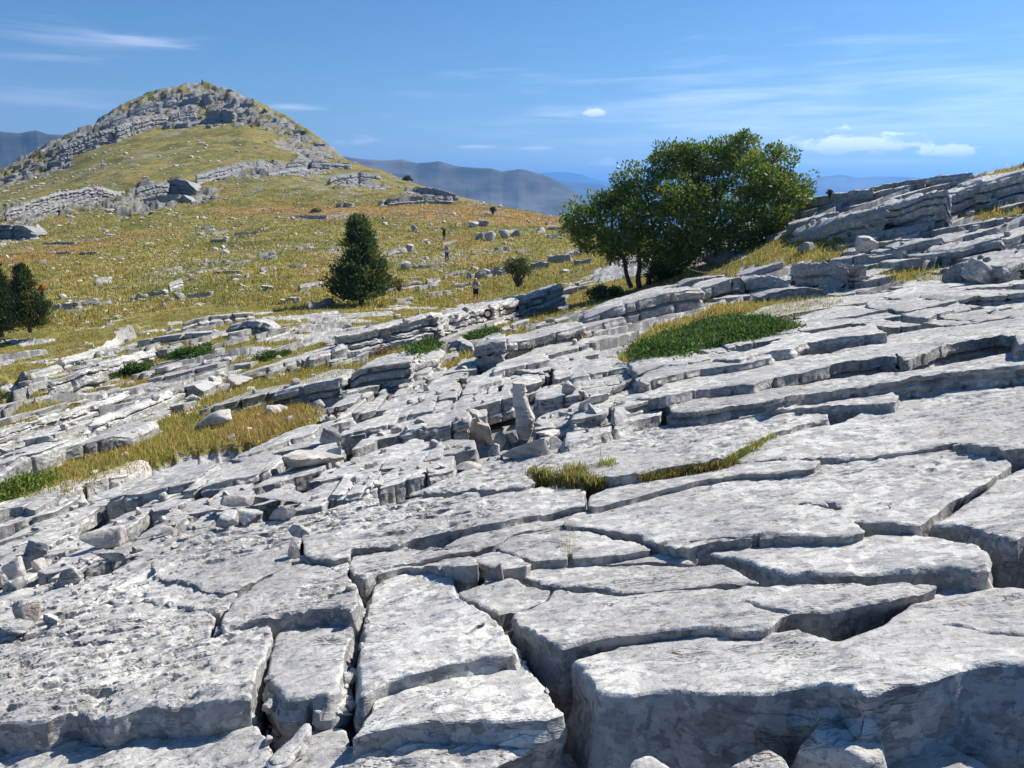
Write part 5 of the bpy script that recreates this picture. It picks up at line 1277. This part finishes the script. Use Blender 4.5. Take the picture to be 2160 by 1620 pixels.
bush('small yellowing bush at the right foot of the dark conical pine', 842, 612, 26, 30, 50, 12, [YEL, (.2, .16, .04), MDG], [4, 2, 2], n=1200, leaf=.09)
bush('orange leaved bush between the two dark spruces', 40, 640, 62, 40, 45, 13, [(.40, .22, .05), (.32, .15, .05), (.2, .13, .04)], [4, 3, 2], n=1500, leaf=.1)
bush('orange leaved sprig right of the second dark spruce', 90, 622, 26, 14, 45, 14, [(.45, .26, .05), (.35, .15, .05)], [4, 3], n=500, leaf=.09)
bush('low green branchy bush at the foot of the second dark spruce', 92, 662, 36, 40, 43, 15, [DKG, MDG], [2, 3], n=1400, leaf=.09)
bush('dark round bush on the shoulder of the hill', 859, 389, 16, 20, 262, 16, [DKG, (.03, .04, .02)], [3, 2], n=1200, leaf=.5)
bush('small dark bush at the far edge of the meadow', 1040, 452, 16, 12, 170, 17, [DKG, MDG], [3, 1], n=600, leaf=.3)
bush('faint grey bush in the far meadow above the dark pine', 668, 458, 18, 24, 165, 18, [(.09, .09, .05), MDG], [3, 2], n=800, leaf=.3)
bush('bright green shrub at the end of the rounded block heap', 1866, 606, 46, 54, 18.5, 19, [MDG, GREEN, (.14, .17, .03)], [3, 4, 2], n=3600, leaf=.06)
bush('green shrub spilling over the shelf, right of the bright green shrub', 1896, 585, 22, 40, 19.5, 20, [MDG, GREEN], [3, 4], n=1600, leaf=.06)
bush('yellow green shrub under the right end of the big broad tree', 1640, 560, 44, 90, 29, 21, [(.20, .20, .03), GREEN, MDG], [3, 3, 2], n=4200, leaf=.09)
bush('dark undergrowth shrub under the stems of the big broad tree', 1400, 610, 60, 110, 31.5, 22, [DKG, MDG, (.05, .045, .02)], [4, 2, 2], n=4200, leaf=.10)
bush('dark low shrub left of the stems of the big broad tree', 1280, 640, 34, 110, 30, 23, [DKG, MDG, OLIVE], [4, 2, 2], n=3600, leaf=.09)
bush('brown dead shrub at the foot of the dark ledge', 800, 766, 28, 50, 20, 24, [(.14, .085, .05), (.2, .13, .07)], [3, 2], n=1500, leaf=.06)
bush('tiny bush on the skyline next to the big broad tree', 1750, 414, 14, 14, 30, 25, [DKG, (.06, .06, .04)], [3, 2], n=400, leaf=.05)
for i, (x, y, s_) in enumerate([(484, 194, 8), (367, 201, 9), (343, 207, 12), (380, 196, 9), (290, 218, 8), (560, 236, 8), (640, 282, 8)]):
    if hitY(x, y + 4): bush('small dark bush on the summit slope of the rocky hill', x, y + 4, s_, s_ * 1.6, hitY(x, y + 4), 40 + i, [DKG, (.03, .04, .02)], [3, 2], n=200, leaf=.7, group='dark bushes on the summit slope')
def mat_plant(name, label, poly, n, seed, pal, w, h, leaf, cat='ground shrub'):
    """spreading juniper: a low thicket following the ground"""
    rg = np.random.default_rng(seed); P = np.array(poly); pts = []
    for _ in range(n * 8):
        if len(pts) >= n: break
        x, y = rg.uniform(P[:, 0].min(), P[:, 0].max()), rg.uniform(P[:, 1].min(), P[:, 1].max())
        if not inpoly(poly, x, y) or sdf(poly, np.array([x]), np.array([y]))[0] < 7 * (.5 + float(gn(x * .05, y * .09, seed))): continue
        loc, _ = sight(x, y)
        if loc is not None: pts.append((*loc, sdf(poly, np.array([x]), np.array([y]))[0]))
    pts = np.array(pts); c = pts[:, :3].mean(0); k = c[1] / FPX
    m = 40; p = np.repeat(pts, m, 0); nn = len(p)
    hh = h * np.clip(p[:, 3] / 9, .25, 1) * np.clip(.8 + 1.7 * fbm(p[:, 0] * 2.6, p[:, 1] * 2.6, 3, seed), .15, 2)
    q = p[:, :3] + rg.normal(0, .11, (nn, 3)) * [1, 1, .2]; q[:, 2] += hh * rg.uniform(.1, 1, nn)
    A = rg.normal(0, .8, (nn, 3)) + [0, 0, .6]; A /= np.linalg.norm(A, axis=1)[:, None]
    col = pick(rg, nn, pal, w)
    tag(link(name, leaf_cloud(name, q - c, A, rg.uniform(.7, 1.4, nn) * leaf, rg.uniform(.3, .5, nn) * leaf, col, M_NEEDLE, rg), None, c), label, cat)
JP = [(.06, .12, .022), (.04, .08, .018), (.10, .17, .035)]
mat_plant('juniper', 'dark green creeping juniper spread along the turf on the right', [(1345, 758), (1350, 742), (1390, 722), (1410, 708), (1470, 690), (1500, 676), (1560, 672), (1610, 678), (1660, 684), (1700, 688), (1640, 700), (1560, 722), (1470, 742), (1400, 756)], 1500, 61, JP, [3, 2, 4], .14, .055)
mat_plant('juniper', 'small creeping juniper on the dark ledge, leftmost of the green patches', [(240, 800), (262, 778), (300, 764), (326, 768), (300, 782), (270, 796)], 160, 62, JP, [4, 3, 3], .16, .10)
mat_plant('juniper', 'creeping juniper between two ledges in the middle left', [(355, 748), (400, 738), (440, 728), (466, 732), (440, 744), (400, 758), (365, 764)], 200, 63, JP, [4, 3, 3], .16, .10)
mat_plant('juniper', 'small creeping juniper above the upper turf strip', [(535, 760), (560, 748), (600, 742), (612, 748), (580, 758), (550, 766)], 120, 64, JP, [4, 3, 3], .15, .09)
mat_plant('juniper', 'green juniper beside the tall grass under the layered grey ledge', [(868, 752), (884, 730), (905, 718), (925, 722), (910, 740), (885, 752)], 160, 65, JP, [4, 3, 3], .16, .08)
mat_plant('juniper', 'green juniper stretched under the painted ledge block', [(975, 716), (1000, 702), (1046, 692), (1048, 702), (1010, 714), (985, 720)], 160, 66, JP, [4, 3, 3], .14, .08)
mat_plant('juniper', 'bright green patch at the lower end of the long turf strip', [(5, 1052), (40, 1030), (80, 1018), (92, 1030), (60, 1044), (20, 1056)], 160, 67, [(.10, .16, .025), (.16, .18, .03)], [3, 2], .12, .05)
# dead branch on the ground under the big tree
def branch():
    loc, _ = sight(1530, 582)
    if loc is None: return
    rg = np.random.default_rng(9); k = loc.y / FPX
    L = [bend((0, 0, 0), (6 * k, 0, 26 * k), .025, .012, rg, 6, .05), bend((2 * k, 0, 4 * k), (-70 * k, .3, 12 * k), .022, .008, rg, 7, .05), bend((0, 0, 2 * k), (14 * k, -.1, 8 * k), .015, .006, rg, 4, .05)]
    m = plain('dead_wood', (.32, .27, .2)); tag(link('dead_branch', tubes('dead_branch', L, m, 6), None, loc), 'pale dead branch sticking up under the right side of the big tree', 'branch')
branch()
print('plants', round(time.time() - T0, 1))
# ---------------------------------------------------------------- far mountains
def make_mount():
    m, nt, b, out = new_mat('far_mountain'); g = NT(nt)
    pos = g.n('ShaderNodeNewGeometry').outputs['Position']
    n = g.noise(g.mapping(pos, scale=(.004, .004, .012)), 1.0, 8, .65)
    n2 = g.noise(g.mapping(pos, scale=(.0012, .0012, .006)), 1.0, 6, .6)
    c = g.mix(g.ramp(n, .35, .65), (.03, .035, .02), (.11, .10, .075))
    c = g.mix(g.math('MULTIPLY', g.ramp(n2, .5, .65), .6), c, (.22, .21, .2))
    g.l(c, b.inputs['Base Color']); b.inputs['Roughness'].default_value = .95
    return m
M_MOUNT = make_mount()
def mountain(name, label, pts, Y, width, base=-420, seed=0, amp=1.0, nx=420, ny=60):
    P = np.array(pts, float)
    px = np.linspace(P[0, 0], P[-1, 0], nx)
    t, e = ray(px, np.interp(px, P[:, 0], P[:, 1]))
    x = t * Y; zc = EYE - Y * e
    s = np.linspace(-1, 1, ny)
    XX_, SS = np.meshgrid(x, s, indexing='ij')
    YY_ = Y + SS * width
    h = np.clip(1 - np.abs(SS) ** 1.15, 0, 1)
    ZZ = base + (zc[:, None] - base) * h
    rel = fbm(XX_ / width * 3.2, SS * 3.2 + XX_ / width, 6, seed + 1, .55)
    ZZ = ZZ + amp * (zc.mean() - base) * .06 * (rel - .1) * np.clip(np.abs(SS) * 3.5, 0, 1) * h ** .5
    ZZ = ZZ + amp * Y * .0008 * fbm(XX_ / width * 14, SS * 9, 4, seed + 2)
    v = np.stack([XX_ * (YY_ / Y), YY_, ZZ], -1).reshape(-1, 3)
    i = np.arange(nx * ny).reshape(nx, ny)
    q = np.stack([i[:-1, :-1], i[1:, :-1], i[1:, 1:], i[:-1, 1:]], -1).reshape(-1, 4)
    me = mesh_np(name, v, q, M_MOUNT, True)
    tag(link(name, me), label, None, None, 'structure')
mountain('mountains', 'long bluish mountain ridge descending to the right behind the saddle', [(300, 330), (500, 322), (650, 326), (730, 328), (760, 333), (800, 336), (850, 334), (880, 342), (925, 338), (960, 347), (1000, 352), (1035, 352), (1060, 360), (1095, 354), (1130, 361), (1160, 372), (1185, 384), (1210, 400), (1235, 420), (1260, 440), (1300, 480), (1340, 540)], 3400, 900, seed=1)
mountain('mountains', 'grey mountain behind the left shoulder of the hill', [(-700, 300), (-300, 260), (-100, 285), (0, 274), (40, 278), (58, 274), (76, 271), (100, 280), (140, 282), (200, 292), (300, 320), (420, 380)], 3000, 800, seed=2)
mountain('mountains', 'deep blue distant ridge behind the crown of the big tree', [(1020, 400), (1150, 380), (1190, 381), (1250, 385), (1310, 392), (1400, 396), (1500, 394), (1600, 390), (1690, 380), (1715, 376), (1738, 371), (1755, 370), (1772, 367), (1795, 371), (1815, 374), (1850, 371), (1880, 371), (1920, 373), (1980, 380), (2100, 388), (2300, 395), (2700, 400)], 8200, 1800, seed=3, amp=.6)
mountain('mountains', 'faint pale peak on the horizon left of the big tree', [(900, 392), (1060, 378), (1110, 370), (1150, 363), (1175, 362), (1200, 363), (1225, 367), (1250, 376), (1275, 383), (1320, 388), (1450, 392)], 14000, 2500, seed=4, amp=.5)
# the air between
def haze(zt, dens):
    me = bpy.data.meshes.new('haze'); bm = bmesh.new(); bmesh.ops.create_cube(bm, size=1)
    for v in bm.verts: v.co = (v.co.x * 60000, v.co.y * 60000, -700 if v.co.z < 0 else zt)
    bm.to_mesh(me); bm.free()
    m = bpy.data.materials.new('haze_air'); m.use_nodes = True; nt = m.node_tree; nt.nodes.clear()
    o = nt.nodes.new('ShaderNodeOutputMaterial'); v = nt.nodes.new('ShaderNodeVolumePrincipled')
    v.inputs['Density'].default_value = dens; v.inputs['Color'].default_value = (.18, .47, 1.0, 1); v.inputs['Anisotropy'].default_value = .4
    nt.links.new(v.outputs[0], o.inputs['Volume'])
    me.materials.append(m)
    tag(link('haze', me), 'thin blue haze over the valleys', None, None, 'stuff')
haze(560, 1.3e-4)
# ---------------------------------------------------------------- people
def skin(name, joints, edges, mat, parent, sub=2, rootj=0, smooth=True):
    me = bpy.data.meshes.new(name); me.from_pydata([j[:3] for j in joints], edges, [])
    me.materials.append(mat)
    o = link(name, me, parent)
    m = o.modifiers.new('skin', 'SKIN'); m.use_smooth_shade = smooth
    sv = me.skin_vertices[0].data
    for i, j in enumerate(joints):
        r = j[3]; sv[i].radius = (r, r) if not isinstance(r, tuple) else r
        sv[i].use_root = (i == rootj)
    s = o.modifiers.new('sub', 'SUBSURF'); s.levels = sub; s.render_levels = sub
    return o
M_SKIN = plain('skin', (.52, .32, .24), .6, .06)
def person(label, px, py, hpx, pose, mats, face=1, hair=(.5, .48, .46), pack=None, seed=0, Y=None):
    Y = Y or hitY(px, py)
    t, e = ray(px, py); k = Y / FPX
    H = hpx * k; u = H / 1.75
    root = empty('person', (float(t) * Y, Y, EYE - Y * float(e)))
    root.scale = (u, u * face, u); tag(root, label, 'person')
    J = pose
    # body: pelvis, spine, neck, head, arms, legs in one continuous skin
    names = list(J.keys()); ix = {n: i for i, n in enumerate(names)}
    js = [J[n] for n in names]
    ed = [('pelvis', 'belly'), ('belly', 'chest'), ('chest', 'neck'), ('neck', 'jaw'), ('jaw', 'head'), ('head', 'crown'), ('jaw', 'nose')]
    for s in 'LR':
        ed += [('chest', 'sh' + s), ('sh' + s, 'el' + s), ('el' + s, 'wr' + s), ('wr' + s, 'ha' + s), ('ha' + s, 'f1' + s), ('ha' + s, 'f2' + s), ('wr' + s, 'th' + s), ('pelvis', 'hip' + s), ('hip' + s, 'kn' + s), ('kn' + s, 'an' + s), ('an' + s, 'toe' + s)]
    skin('body', js, [(ix[a], ix[b]) for a, b in ed], M_SKIN, root, 2, ix['pelvis'])
    def sub_skin(name, keys, edges, mat, grow, lod=2):
        i2 = {n: i for i, n in enumerate(keys)}
        jj = [(*J[n][:3], J[n][3] * grow if n not in ('pelvis', 'belly', 'chest') else J[n][3] * (grow + .02)) for n in keys]
        return skin(name, jj, [(i2[a], i2[b]) for a, b in edges], mat, root, lod, 0)
    def mid(a, b, f, r): return tuple(J[a][i] + (J[b][i] - J[a][i]) * f for i in range(3)) + (r,)
    J['slL'] = mid('shL', 'elL', mats.get('sleeve', .8), .052); J['slR'] = mid('shR', 'elR', mats.get('sleeve', .8), .052)
    if mats.get('sleeve', .8) > 1:
        J['slL'] = mid('elL', 'wrL', .85, .040); J['slR'] = mid('elR', 'wrR', .85, .040)
        arm = [('shL', 'elL'), ('elL', 'slL'), ('shR', 'elR'), ('elR', 'slR')]; keys = ['belly', 'pelvis', 'chest', 'shL', 'elL', 'slL', 'shR', 'elR', 'slR']
    else:
        arm = [('shL', 'slL'), ('shR', 'slR')]; keys = ['belly', 'pelvis', 'chest', 'shL', 'slL', 'shR', 'slR']
    sub_skin('shirt', keys, [('belly', 'pelvis'), ('belly', 'chest'), ('chest', 'shL'), ('chest', 'shR')] + arm, mats['shirt'], 1.16)
    lf = mats.get('leg', 1.0)
    J['lgL'] = mid('knL', 'anL', .9, .062) if lf >= 1 else mid('hipL', 'knL', lf, .088)
    J['lgR'] = mid('knR', 'anR', .9, .062) if lf >= 1 else mid('hipR', 'knR', lf, .088)
    lk = ['pelvis', 'hipL', 'hipR'] + (['knL', 'knR'] if lf >= 1 else []) + ['lgL', 'lgR']
    le = [('pelvis', 'hipL'), ('pelvis', 'hipR')] + ([('hipL', 'knL'), ('knL', 'lgL'), ('hipR', 'knR'), ('knR', 'lgR')] if lf >= 1 else [('hipL', 'lgL'), ('hipR', 'lgR')])
    sub_skin('trousers' if lf >= 1 else 'shorts', lk, le, mats['legs'], 1.2)
    for s in 'LR':
        a, b = J['an' + s], J['toe' + s]
        skin('boot', [(a[0], a[1] + .02, a[2] + .05, .062), (a[0], a[1] + .02, .045, .06), (b[0], b[1], .04, .05)], [(0, 1), (1, 2)], mats['boots'], root, 2, 1)
    h = J['head']
    skin('hair', [(h[0], h[1] + .02, h[2] + .055, .098), (h[0], h[1] + .055, h[2] + .0, .085), (h[0], h[1] + .07, h[2] - .05, .06)], [(0, 1), (1, 2)], plain('hair', hair, .8), root, 2, 0)
    if pack:
        c = J['chest']
        bm = bmesh.new(); bmesh.ops.create_cube(bm, size=1)
        for v in bm.verts: v.co = (v.co.x * (.30 if v.co.z < 0 else .24), v.co.y * .17, v.co.z * .46)
        bmesh.ops.bevel(bm, geom=bm.edges[:], offset=.05, segments=3, affect='EDGES')
        me = bpy.data.meshes.new('backpack'); bm.to_mesh(me); bm.free(); me.materials.append(pack)
        for p in me.polygons: p.use_smooth = True
        link('backpack', me, root, (c[0], c[1] + .20, c[2] - .08))
        for sx in (-1, 1):
            skin('strap', [(c[0] + sx * .11, c[1] + .13, c[2] + .14, .026), (c[0] + sx * .12, c[1] - .02, c[2] + .19, .026), (c[0] + sx * .12, c[1] - .135, c[2] + .06, .026), (c[0] + sx * .14, c[1] - .11, c[2] - .14, .024), (c[0] + sx * .15, c[1] + .08, c[2] - .24, .02)],
                 [(0, 1), (1, 2), (2, 3), (3, 4)], pack, root, 1, 0)
    return root
def stand(legs=((-.10, 0), (.10, 0)), arms=None, lean=0.0, stride=0.0):
    J = {'pelvis': (0, 0, .95, .135), 'belly': (0, -.01, 1.10, .125), 'chest': (0, -.01 - lean, 1.32, .145), 'neck': (0, -.01 - lean, 1.49, .055), 'jaw': (0, -.035 - lean, 1.57, .068), 'head': (0, -.02 - lean, 1.645, .092), 'crown': (0, -.01 - lean, 1.70, .06), 'nose': (0, -.115 - lean, 1.60, .014)}
    for s, sx in (('L', -1), ('R', 1)):
        el, wr, ha = arms[s] if arms else ((sx * .27, .03, 1.13), (sx * .27, -.10, .90), (sx * .27, -.13, .83))
        sh = (sx * .185, -lean, 1.40, .062)
        J['sh' + s] = sh; J['el' + s] = (*el, .043); J['wr' + s] = (*wr, .031); J['ha' + s] = (*ha, .034)
        d = Vector(ha) - Vector(wr); d.normalize()
        J['f1' + s] = (ha[0] + d.x * .07 + .015, ha[1] + d.y * .07, ha[2] + d.z * .07, .013); J['f2' + s] = (ha[0] + d.x * .065 - .018, ha[1] + d.y * .065, ha[2] + d.z * .065, .013)
        J['th' + s] = (wr[0] - sx * .03, wr[1] - .03, wr[2] + d.z * .04, .012)
        st = stride * (1 if s == 'L' else -1)
        J['hip' + s] = (sx * .09, 0, .90, .095); J['kn' + s] = (sx * .10, -.03 - st * .5, .49, .062); J['an' + s] = (sx * .10, .02 - st, .09 + max(0, -st) * .2, .043); J['toe' + s] = (sx * .12, -.14 - st, .04, .036)
    return J
P1 = person('grey haired hiker in a light grey shirt and dark shorts walking towards the camera', 1004, 637, 51, stand(stride=.16, arms={'L': ((-.28, .0, 1.12), (-.30, -.10, .92), (-.30, -.13, .85)), 'R': ((.29, .05, 1.14), (.38, .02, .95), (.42, .0, .88))}),
       dict(shirt=plain('light_grey_cloth', (.66, .66, .70)), legs=plain('black_cloth', (.02, .02, .025)), boots=plain('brown_boot', (.10, .05, .035)), sleeve=.8, leg=.95), hair=(.45, .42, .40), pack=plain('navy_pack', (.03, .04, .07)), Y=55)
P2 = person('hiker in a pale top and blue jeans raising something orange to the face', 943, 553, 37, stand(arms={'L': ((-.27, -.03, 1.14), (-.16, -.24, 1.30), (-.12, -.27, 1.37)), 'R': ((.28, -.08, 1.20), (.12, -.24, 1.46), (.07, -.25, 1.52))}),
       dict(shirt=plain('pale_blue_cloth', (.62, .66, .78)), legs=plain('blue_jeans', (.03, .055, .16)), boots=plain('dark_boot', (.02, .02, .03)), sleeve=.7, leg=1), hair=(.03, .025, .02), pack=plain('dark_blue_pack', (.03, .05, .12)), Y=80)
P3 = person('hiker dressed all in black standing with raised elbows, farthest of the three', 937, 507, 30, stand(arms={'L': ((-.36, -.10, 1.36), (-.18, -.22, 1.52), (-.12, -.22, 1.58)), 'R': ((.30, -.08, 1.22), (.16, -.22, 1.46), (.10, -.22, 1.54))}),
       dict(shirt=plain('black_jacket', (.018, .02, .025)), legs=plain('black_trousers', (.015, .016, .02)), boots=plain('black_boot', (.01, .01, .012)), sleeve=2, leg=1), hair=(.03, .025, .02), Y=98)
# the small orange thing in the hand of the second hiker
def phone():
    bm = bmesh.new(); bmesh.ops.create_cube(bm, size=1)
    for v in bm.verts: v.co = (v.co.x * .085, v.co.y * .02, v.co.z * .15)
    bmesh.ops.bevel(bm, geom=bm.edges[:], offset=.006, segments=2, affect='EDGES')
    me = bpy.data.meshes.new('phone'); bm.to_mesh(me); bm.free(); me.materials.append(plain('orange_case', (.6, .13, .05)))
    l = P2.location; s = P2.scale.x
    o = link('phone', me, None, (l.x + .05 * s, l.y - .32 * s, l.z + 1.55 * s)); tag(o, 'small orange phone held up by the hiker in blue jeans', 'phone')
phone()
# summit marker
def summit():
    t, e = ray(427, 177.5); Y = 408; k = Y / FPX
    rg = np.random.default_rng(4)
    root = empty('summit_cairn', (float(t) * Y, Y, EYE - Y * float(e) - .4)); tag(root, 'tiny dark stone pillar on the very top of the rocky hill', 'cairn')
    m = plain('dark_stone', (.06, .065, .075))
    z = 0
    for w_, h_ in ((1.3, .6), (1.1, .6), (.95, .6), (.75, .5), (.5, .45)):
        me = rock_mesh('stone', int(rg.integers(999)), (w_, w_ * .9, h_ * 1.1), m, 2); link('stone', me, root, (rg.normal(0, .04), 0, z)); z += h_ * .92
summit()
# painted trail mark
def mark():
    loc, nor = sight(1029, 660)
    if loc is None: return
    host = None
    t, e = ray(1029, 660); d = Vector((float(t), 1, -float(e))).normalized()
    ok, loc, nor, idx, ob, mx = S.ray_cast(DG, Vector((0, 0, EYE)), d)
    n = Vector((0, -1, .1)).normalized()
    for dx in (-6, -3, 0, 3, 6):
        for dy in (-6, -3, 0, 3, 6):
            l2, _ = sight(1029 + dx, 660 + dy)
            if l2 is not None and l2.y < loc.y: loc.y = l2.y
    for nm, r, mat, off in (('paint_ring', .17, plain('dark_red_paint', (.10, .02, .02)), .01), ('paint_dot', .09, plain('white_paint', (.8, .8, .78)), .022)):
        bm = bmesh.new(); bmesh.ops.create_circle(bm, cap_ends=True, segments=24, radius=r)
        q = bmesh.ops.extrude_face_region(bm, geom=bm.faces[:])
        for v in [x for x in q['geom'] if isinstance(x, bmesh.types.BMVert)]: v.co.z += .012
        me = bpy.data.meshes.new(nm); bm.to_mesh(me); bm.free(); me.materials.append(mat)
        o = link(nm, me); o.matrix_world = Matrix.Translation(loc + n * off) @ n.to_track_quat('Z', 'Y').to_matrix().to_4x4()
        if ob: o.parent = ob; o.matrix_parent_inverse = ob.matrix_world.inverted()
mark()
print('people', round(time.time() - T0, 1))
# ---------------------------------------------------------------- light, sky, camera
SUN_AZ, SUN_EL = math.radians(66), math.radians(47)       # azimuth from the view direction towards the right
sd = Vector((math.sin(SUN_AZ) * math.cos(SUN_EL), math.cos(SUN_AZ) * math.cos(SUN_EL), math.sin(SUN_EL)))
sl = bpy.data.lights.new('sun', 'SUN'); sl.energy = 5.0; sl.angle = math.radians(.53); sl.color = (1, .94, .85)
so = bpy.data.objects.new('sun', sl); COL.objects.link(so); so.rotation_euler = (-sd).to_track_quat('-Z', 'Y').to_euler(); so.location = sd * 50
w = bpy.data.worlds.new('World'); S.world = w; w.use_nodes = True
nt = w.node_tree; nt.nodes.clear(); g = NT(nt)
wo = g.n('ShaderNodeOutputWorld'); bg = g.n('ShaderNodeBackground'); g.l(bg.outputs[0], wo.inputs[0])
sky = g.n('ShaderNodeTexSky', sky_type='NISHITA'); sky.sun_disc = False
sky.sun_elevation = SUN_EL; sky.sun_rotation = SUN_AZ; sky.altitude = 900; sky.air_density = 1.0; sky.dust_density = .4; sky.ozone_density = 2.6
bg.inputs[1].default_value = .075
hs = g.n('ShaderNodeHueSaturation'); hs.inputs['Saturation'].default_value = 1.25; hs.inputs['Value'].default_value = 1.0
g.l(sky.outputs[0], hs.inputs['Color'])
# clouds, set in the sky dome by direction
tc = g.n('ShaderNodeTexCoord').outputs['Generated']
sx = g.n('ShaderNodeSeparateXYZ'); g.l(tc, sx.inputs[0])
az = g.math('ARCTAN2', sx.outputs[0], sx.outputs[1]); el = g.math('ARCSINE', sx.outputs[2])
cv = g.n('ShaderNodeCombineXYZ'); g.l(az, cv.inputs[0]); g.l(g.math('MULTIPLY', el, 2.6), cv.inputs[1])
cn = g.noise(cv.outputs[0], 30, 10, .62, .4); cs = g.noise(g.mapping(cv.outputs[0], rot=(0, 0, .12), scale=(.35, 1.6, 1)), 16, 6, .6, .4)
col = hs.outputs[0]
def puff(px, py, rx, ry, strength, soft, white, tex, lo=-.1):
    global col
    t, e = ray(px, py); a0 = math.atan(float(t)); e0_ = -math.atan(float(e) * math.cos(a0))
    dx = g.math('DIVIDE', g.math('SUBTRACT', az, a0), rx / FPX); dy = g.math('DIVIDE', g.math('SUBTRACT', el, e0_), ry / FPX)
    dyb = g.math('MULTIPLY', g.math('MINIMUM', dy, 0.0), 1.2)                      # flatter below
    r = g.math('SQRT', g.math('ADD', g.math('ADD', g.math('MULTIPLY', dx, dx), g.math('MULTIPLY', dy, dy)), g.math('MULTIPLY', dyb, dyb)))
    v = g.math('ADD', g.math('SUBTRACT', 1.0, r), g.math('MULTIPLY', g.math('SUBTRACT', tex, .5), 3.0))
    m = g.math('MULTIPLY', g.ramp(v, lo, lo + soft), strength)
    shade = g.mix(g.ramp(dy, -.7, .35), tuple(c * .62 for c in white), white)
    col = g.mix(m, col, shade)
WH = (15, 15.2, 15.5)
puff(1805, 308, 105, 24, 1.0, .5, WH, cn)
puff(1995, 322, 48, 13, 1.0, .5, WH, cn)
puff(1680, 300, 40, 12, .5, 1.0, WH, cn)
puff(1250, 238, 26, 12, .6, .7, WH, cn)
puff(1280, 345, 70, 12, .45, 1.2, WH, cn)
puff(760, 300, 60, 12, .3, 1.2, WH, cn)
puff(1000, 310, 45, 6, .3, 1.0, WH, cs)
puff(1135, 313, 45, 6, .35, 1.0, WH, cs)
puff(2120, 325, 50, 8, .5, 1.0, WH, cs)
puff(1900, 342, 170, 14, .35, 1.2, WH, cs)
puff(160, 84, 260, 26, .24, 1.5, (13, 13, 15), cs)
puff(280, 90, 120, 14, .2, 1.2, (14, 14, 15.4), cs)
puff(170, 130, 200, 16, .25, 1.5, (12, 12, 14.4), cs)
puff(120, 215, 260, 40, .28, 2.0, (12, 12, 14.4), cs)
puff(620, 228, 70, 10, .28, 1.4, WH, cs)
puff(1800, 270, 800, 150, .62, 2.2, (14, 15, 15.5), cs)
g.l(col, bg.inputs[0])
cam = bpy.data.cameras.new('camera'); co = bpy.data.objects.new('camera', cam); COL.objects.link(co); S.camera = co
cam.sensor_width = 36; cam.lens = 36 * FPX / 2160; cam.clip_end = 100000; cam.clip_start = .05
co.location = (0, 0, EYE); co.rotation_euler = (math.pi / 2 - PITCH, 0, 0)
S.render.engine = 'CYCLES'
S.cycles.use_denoising = True
S.cycles.volume_bounces = 1; S.cycles.max_bounces = 6; S.cycles.diffuse_bounces = 3; S.cycles.glossy_bounces = 2; S.cycles.transmission_bounces = 3
S.view_settings.view_transform = 'Standard'; S.view_settings.look = 'None'; S.view_settings.exposure = .64; S.view_settings.gamma = 1
print('script', round(time.time() - T0, 1))
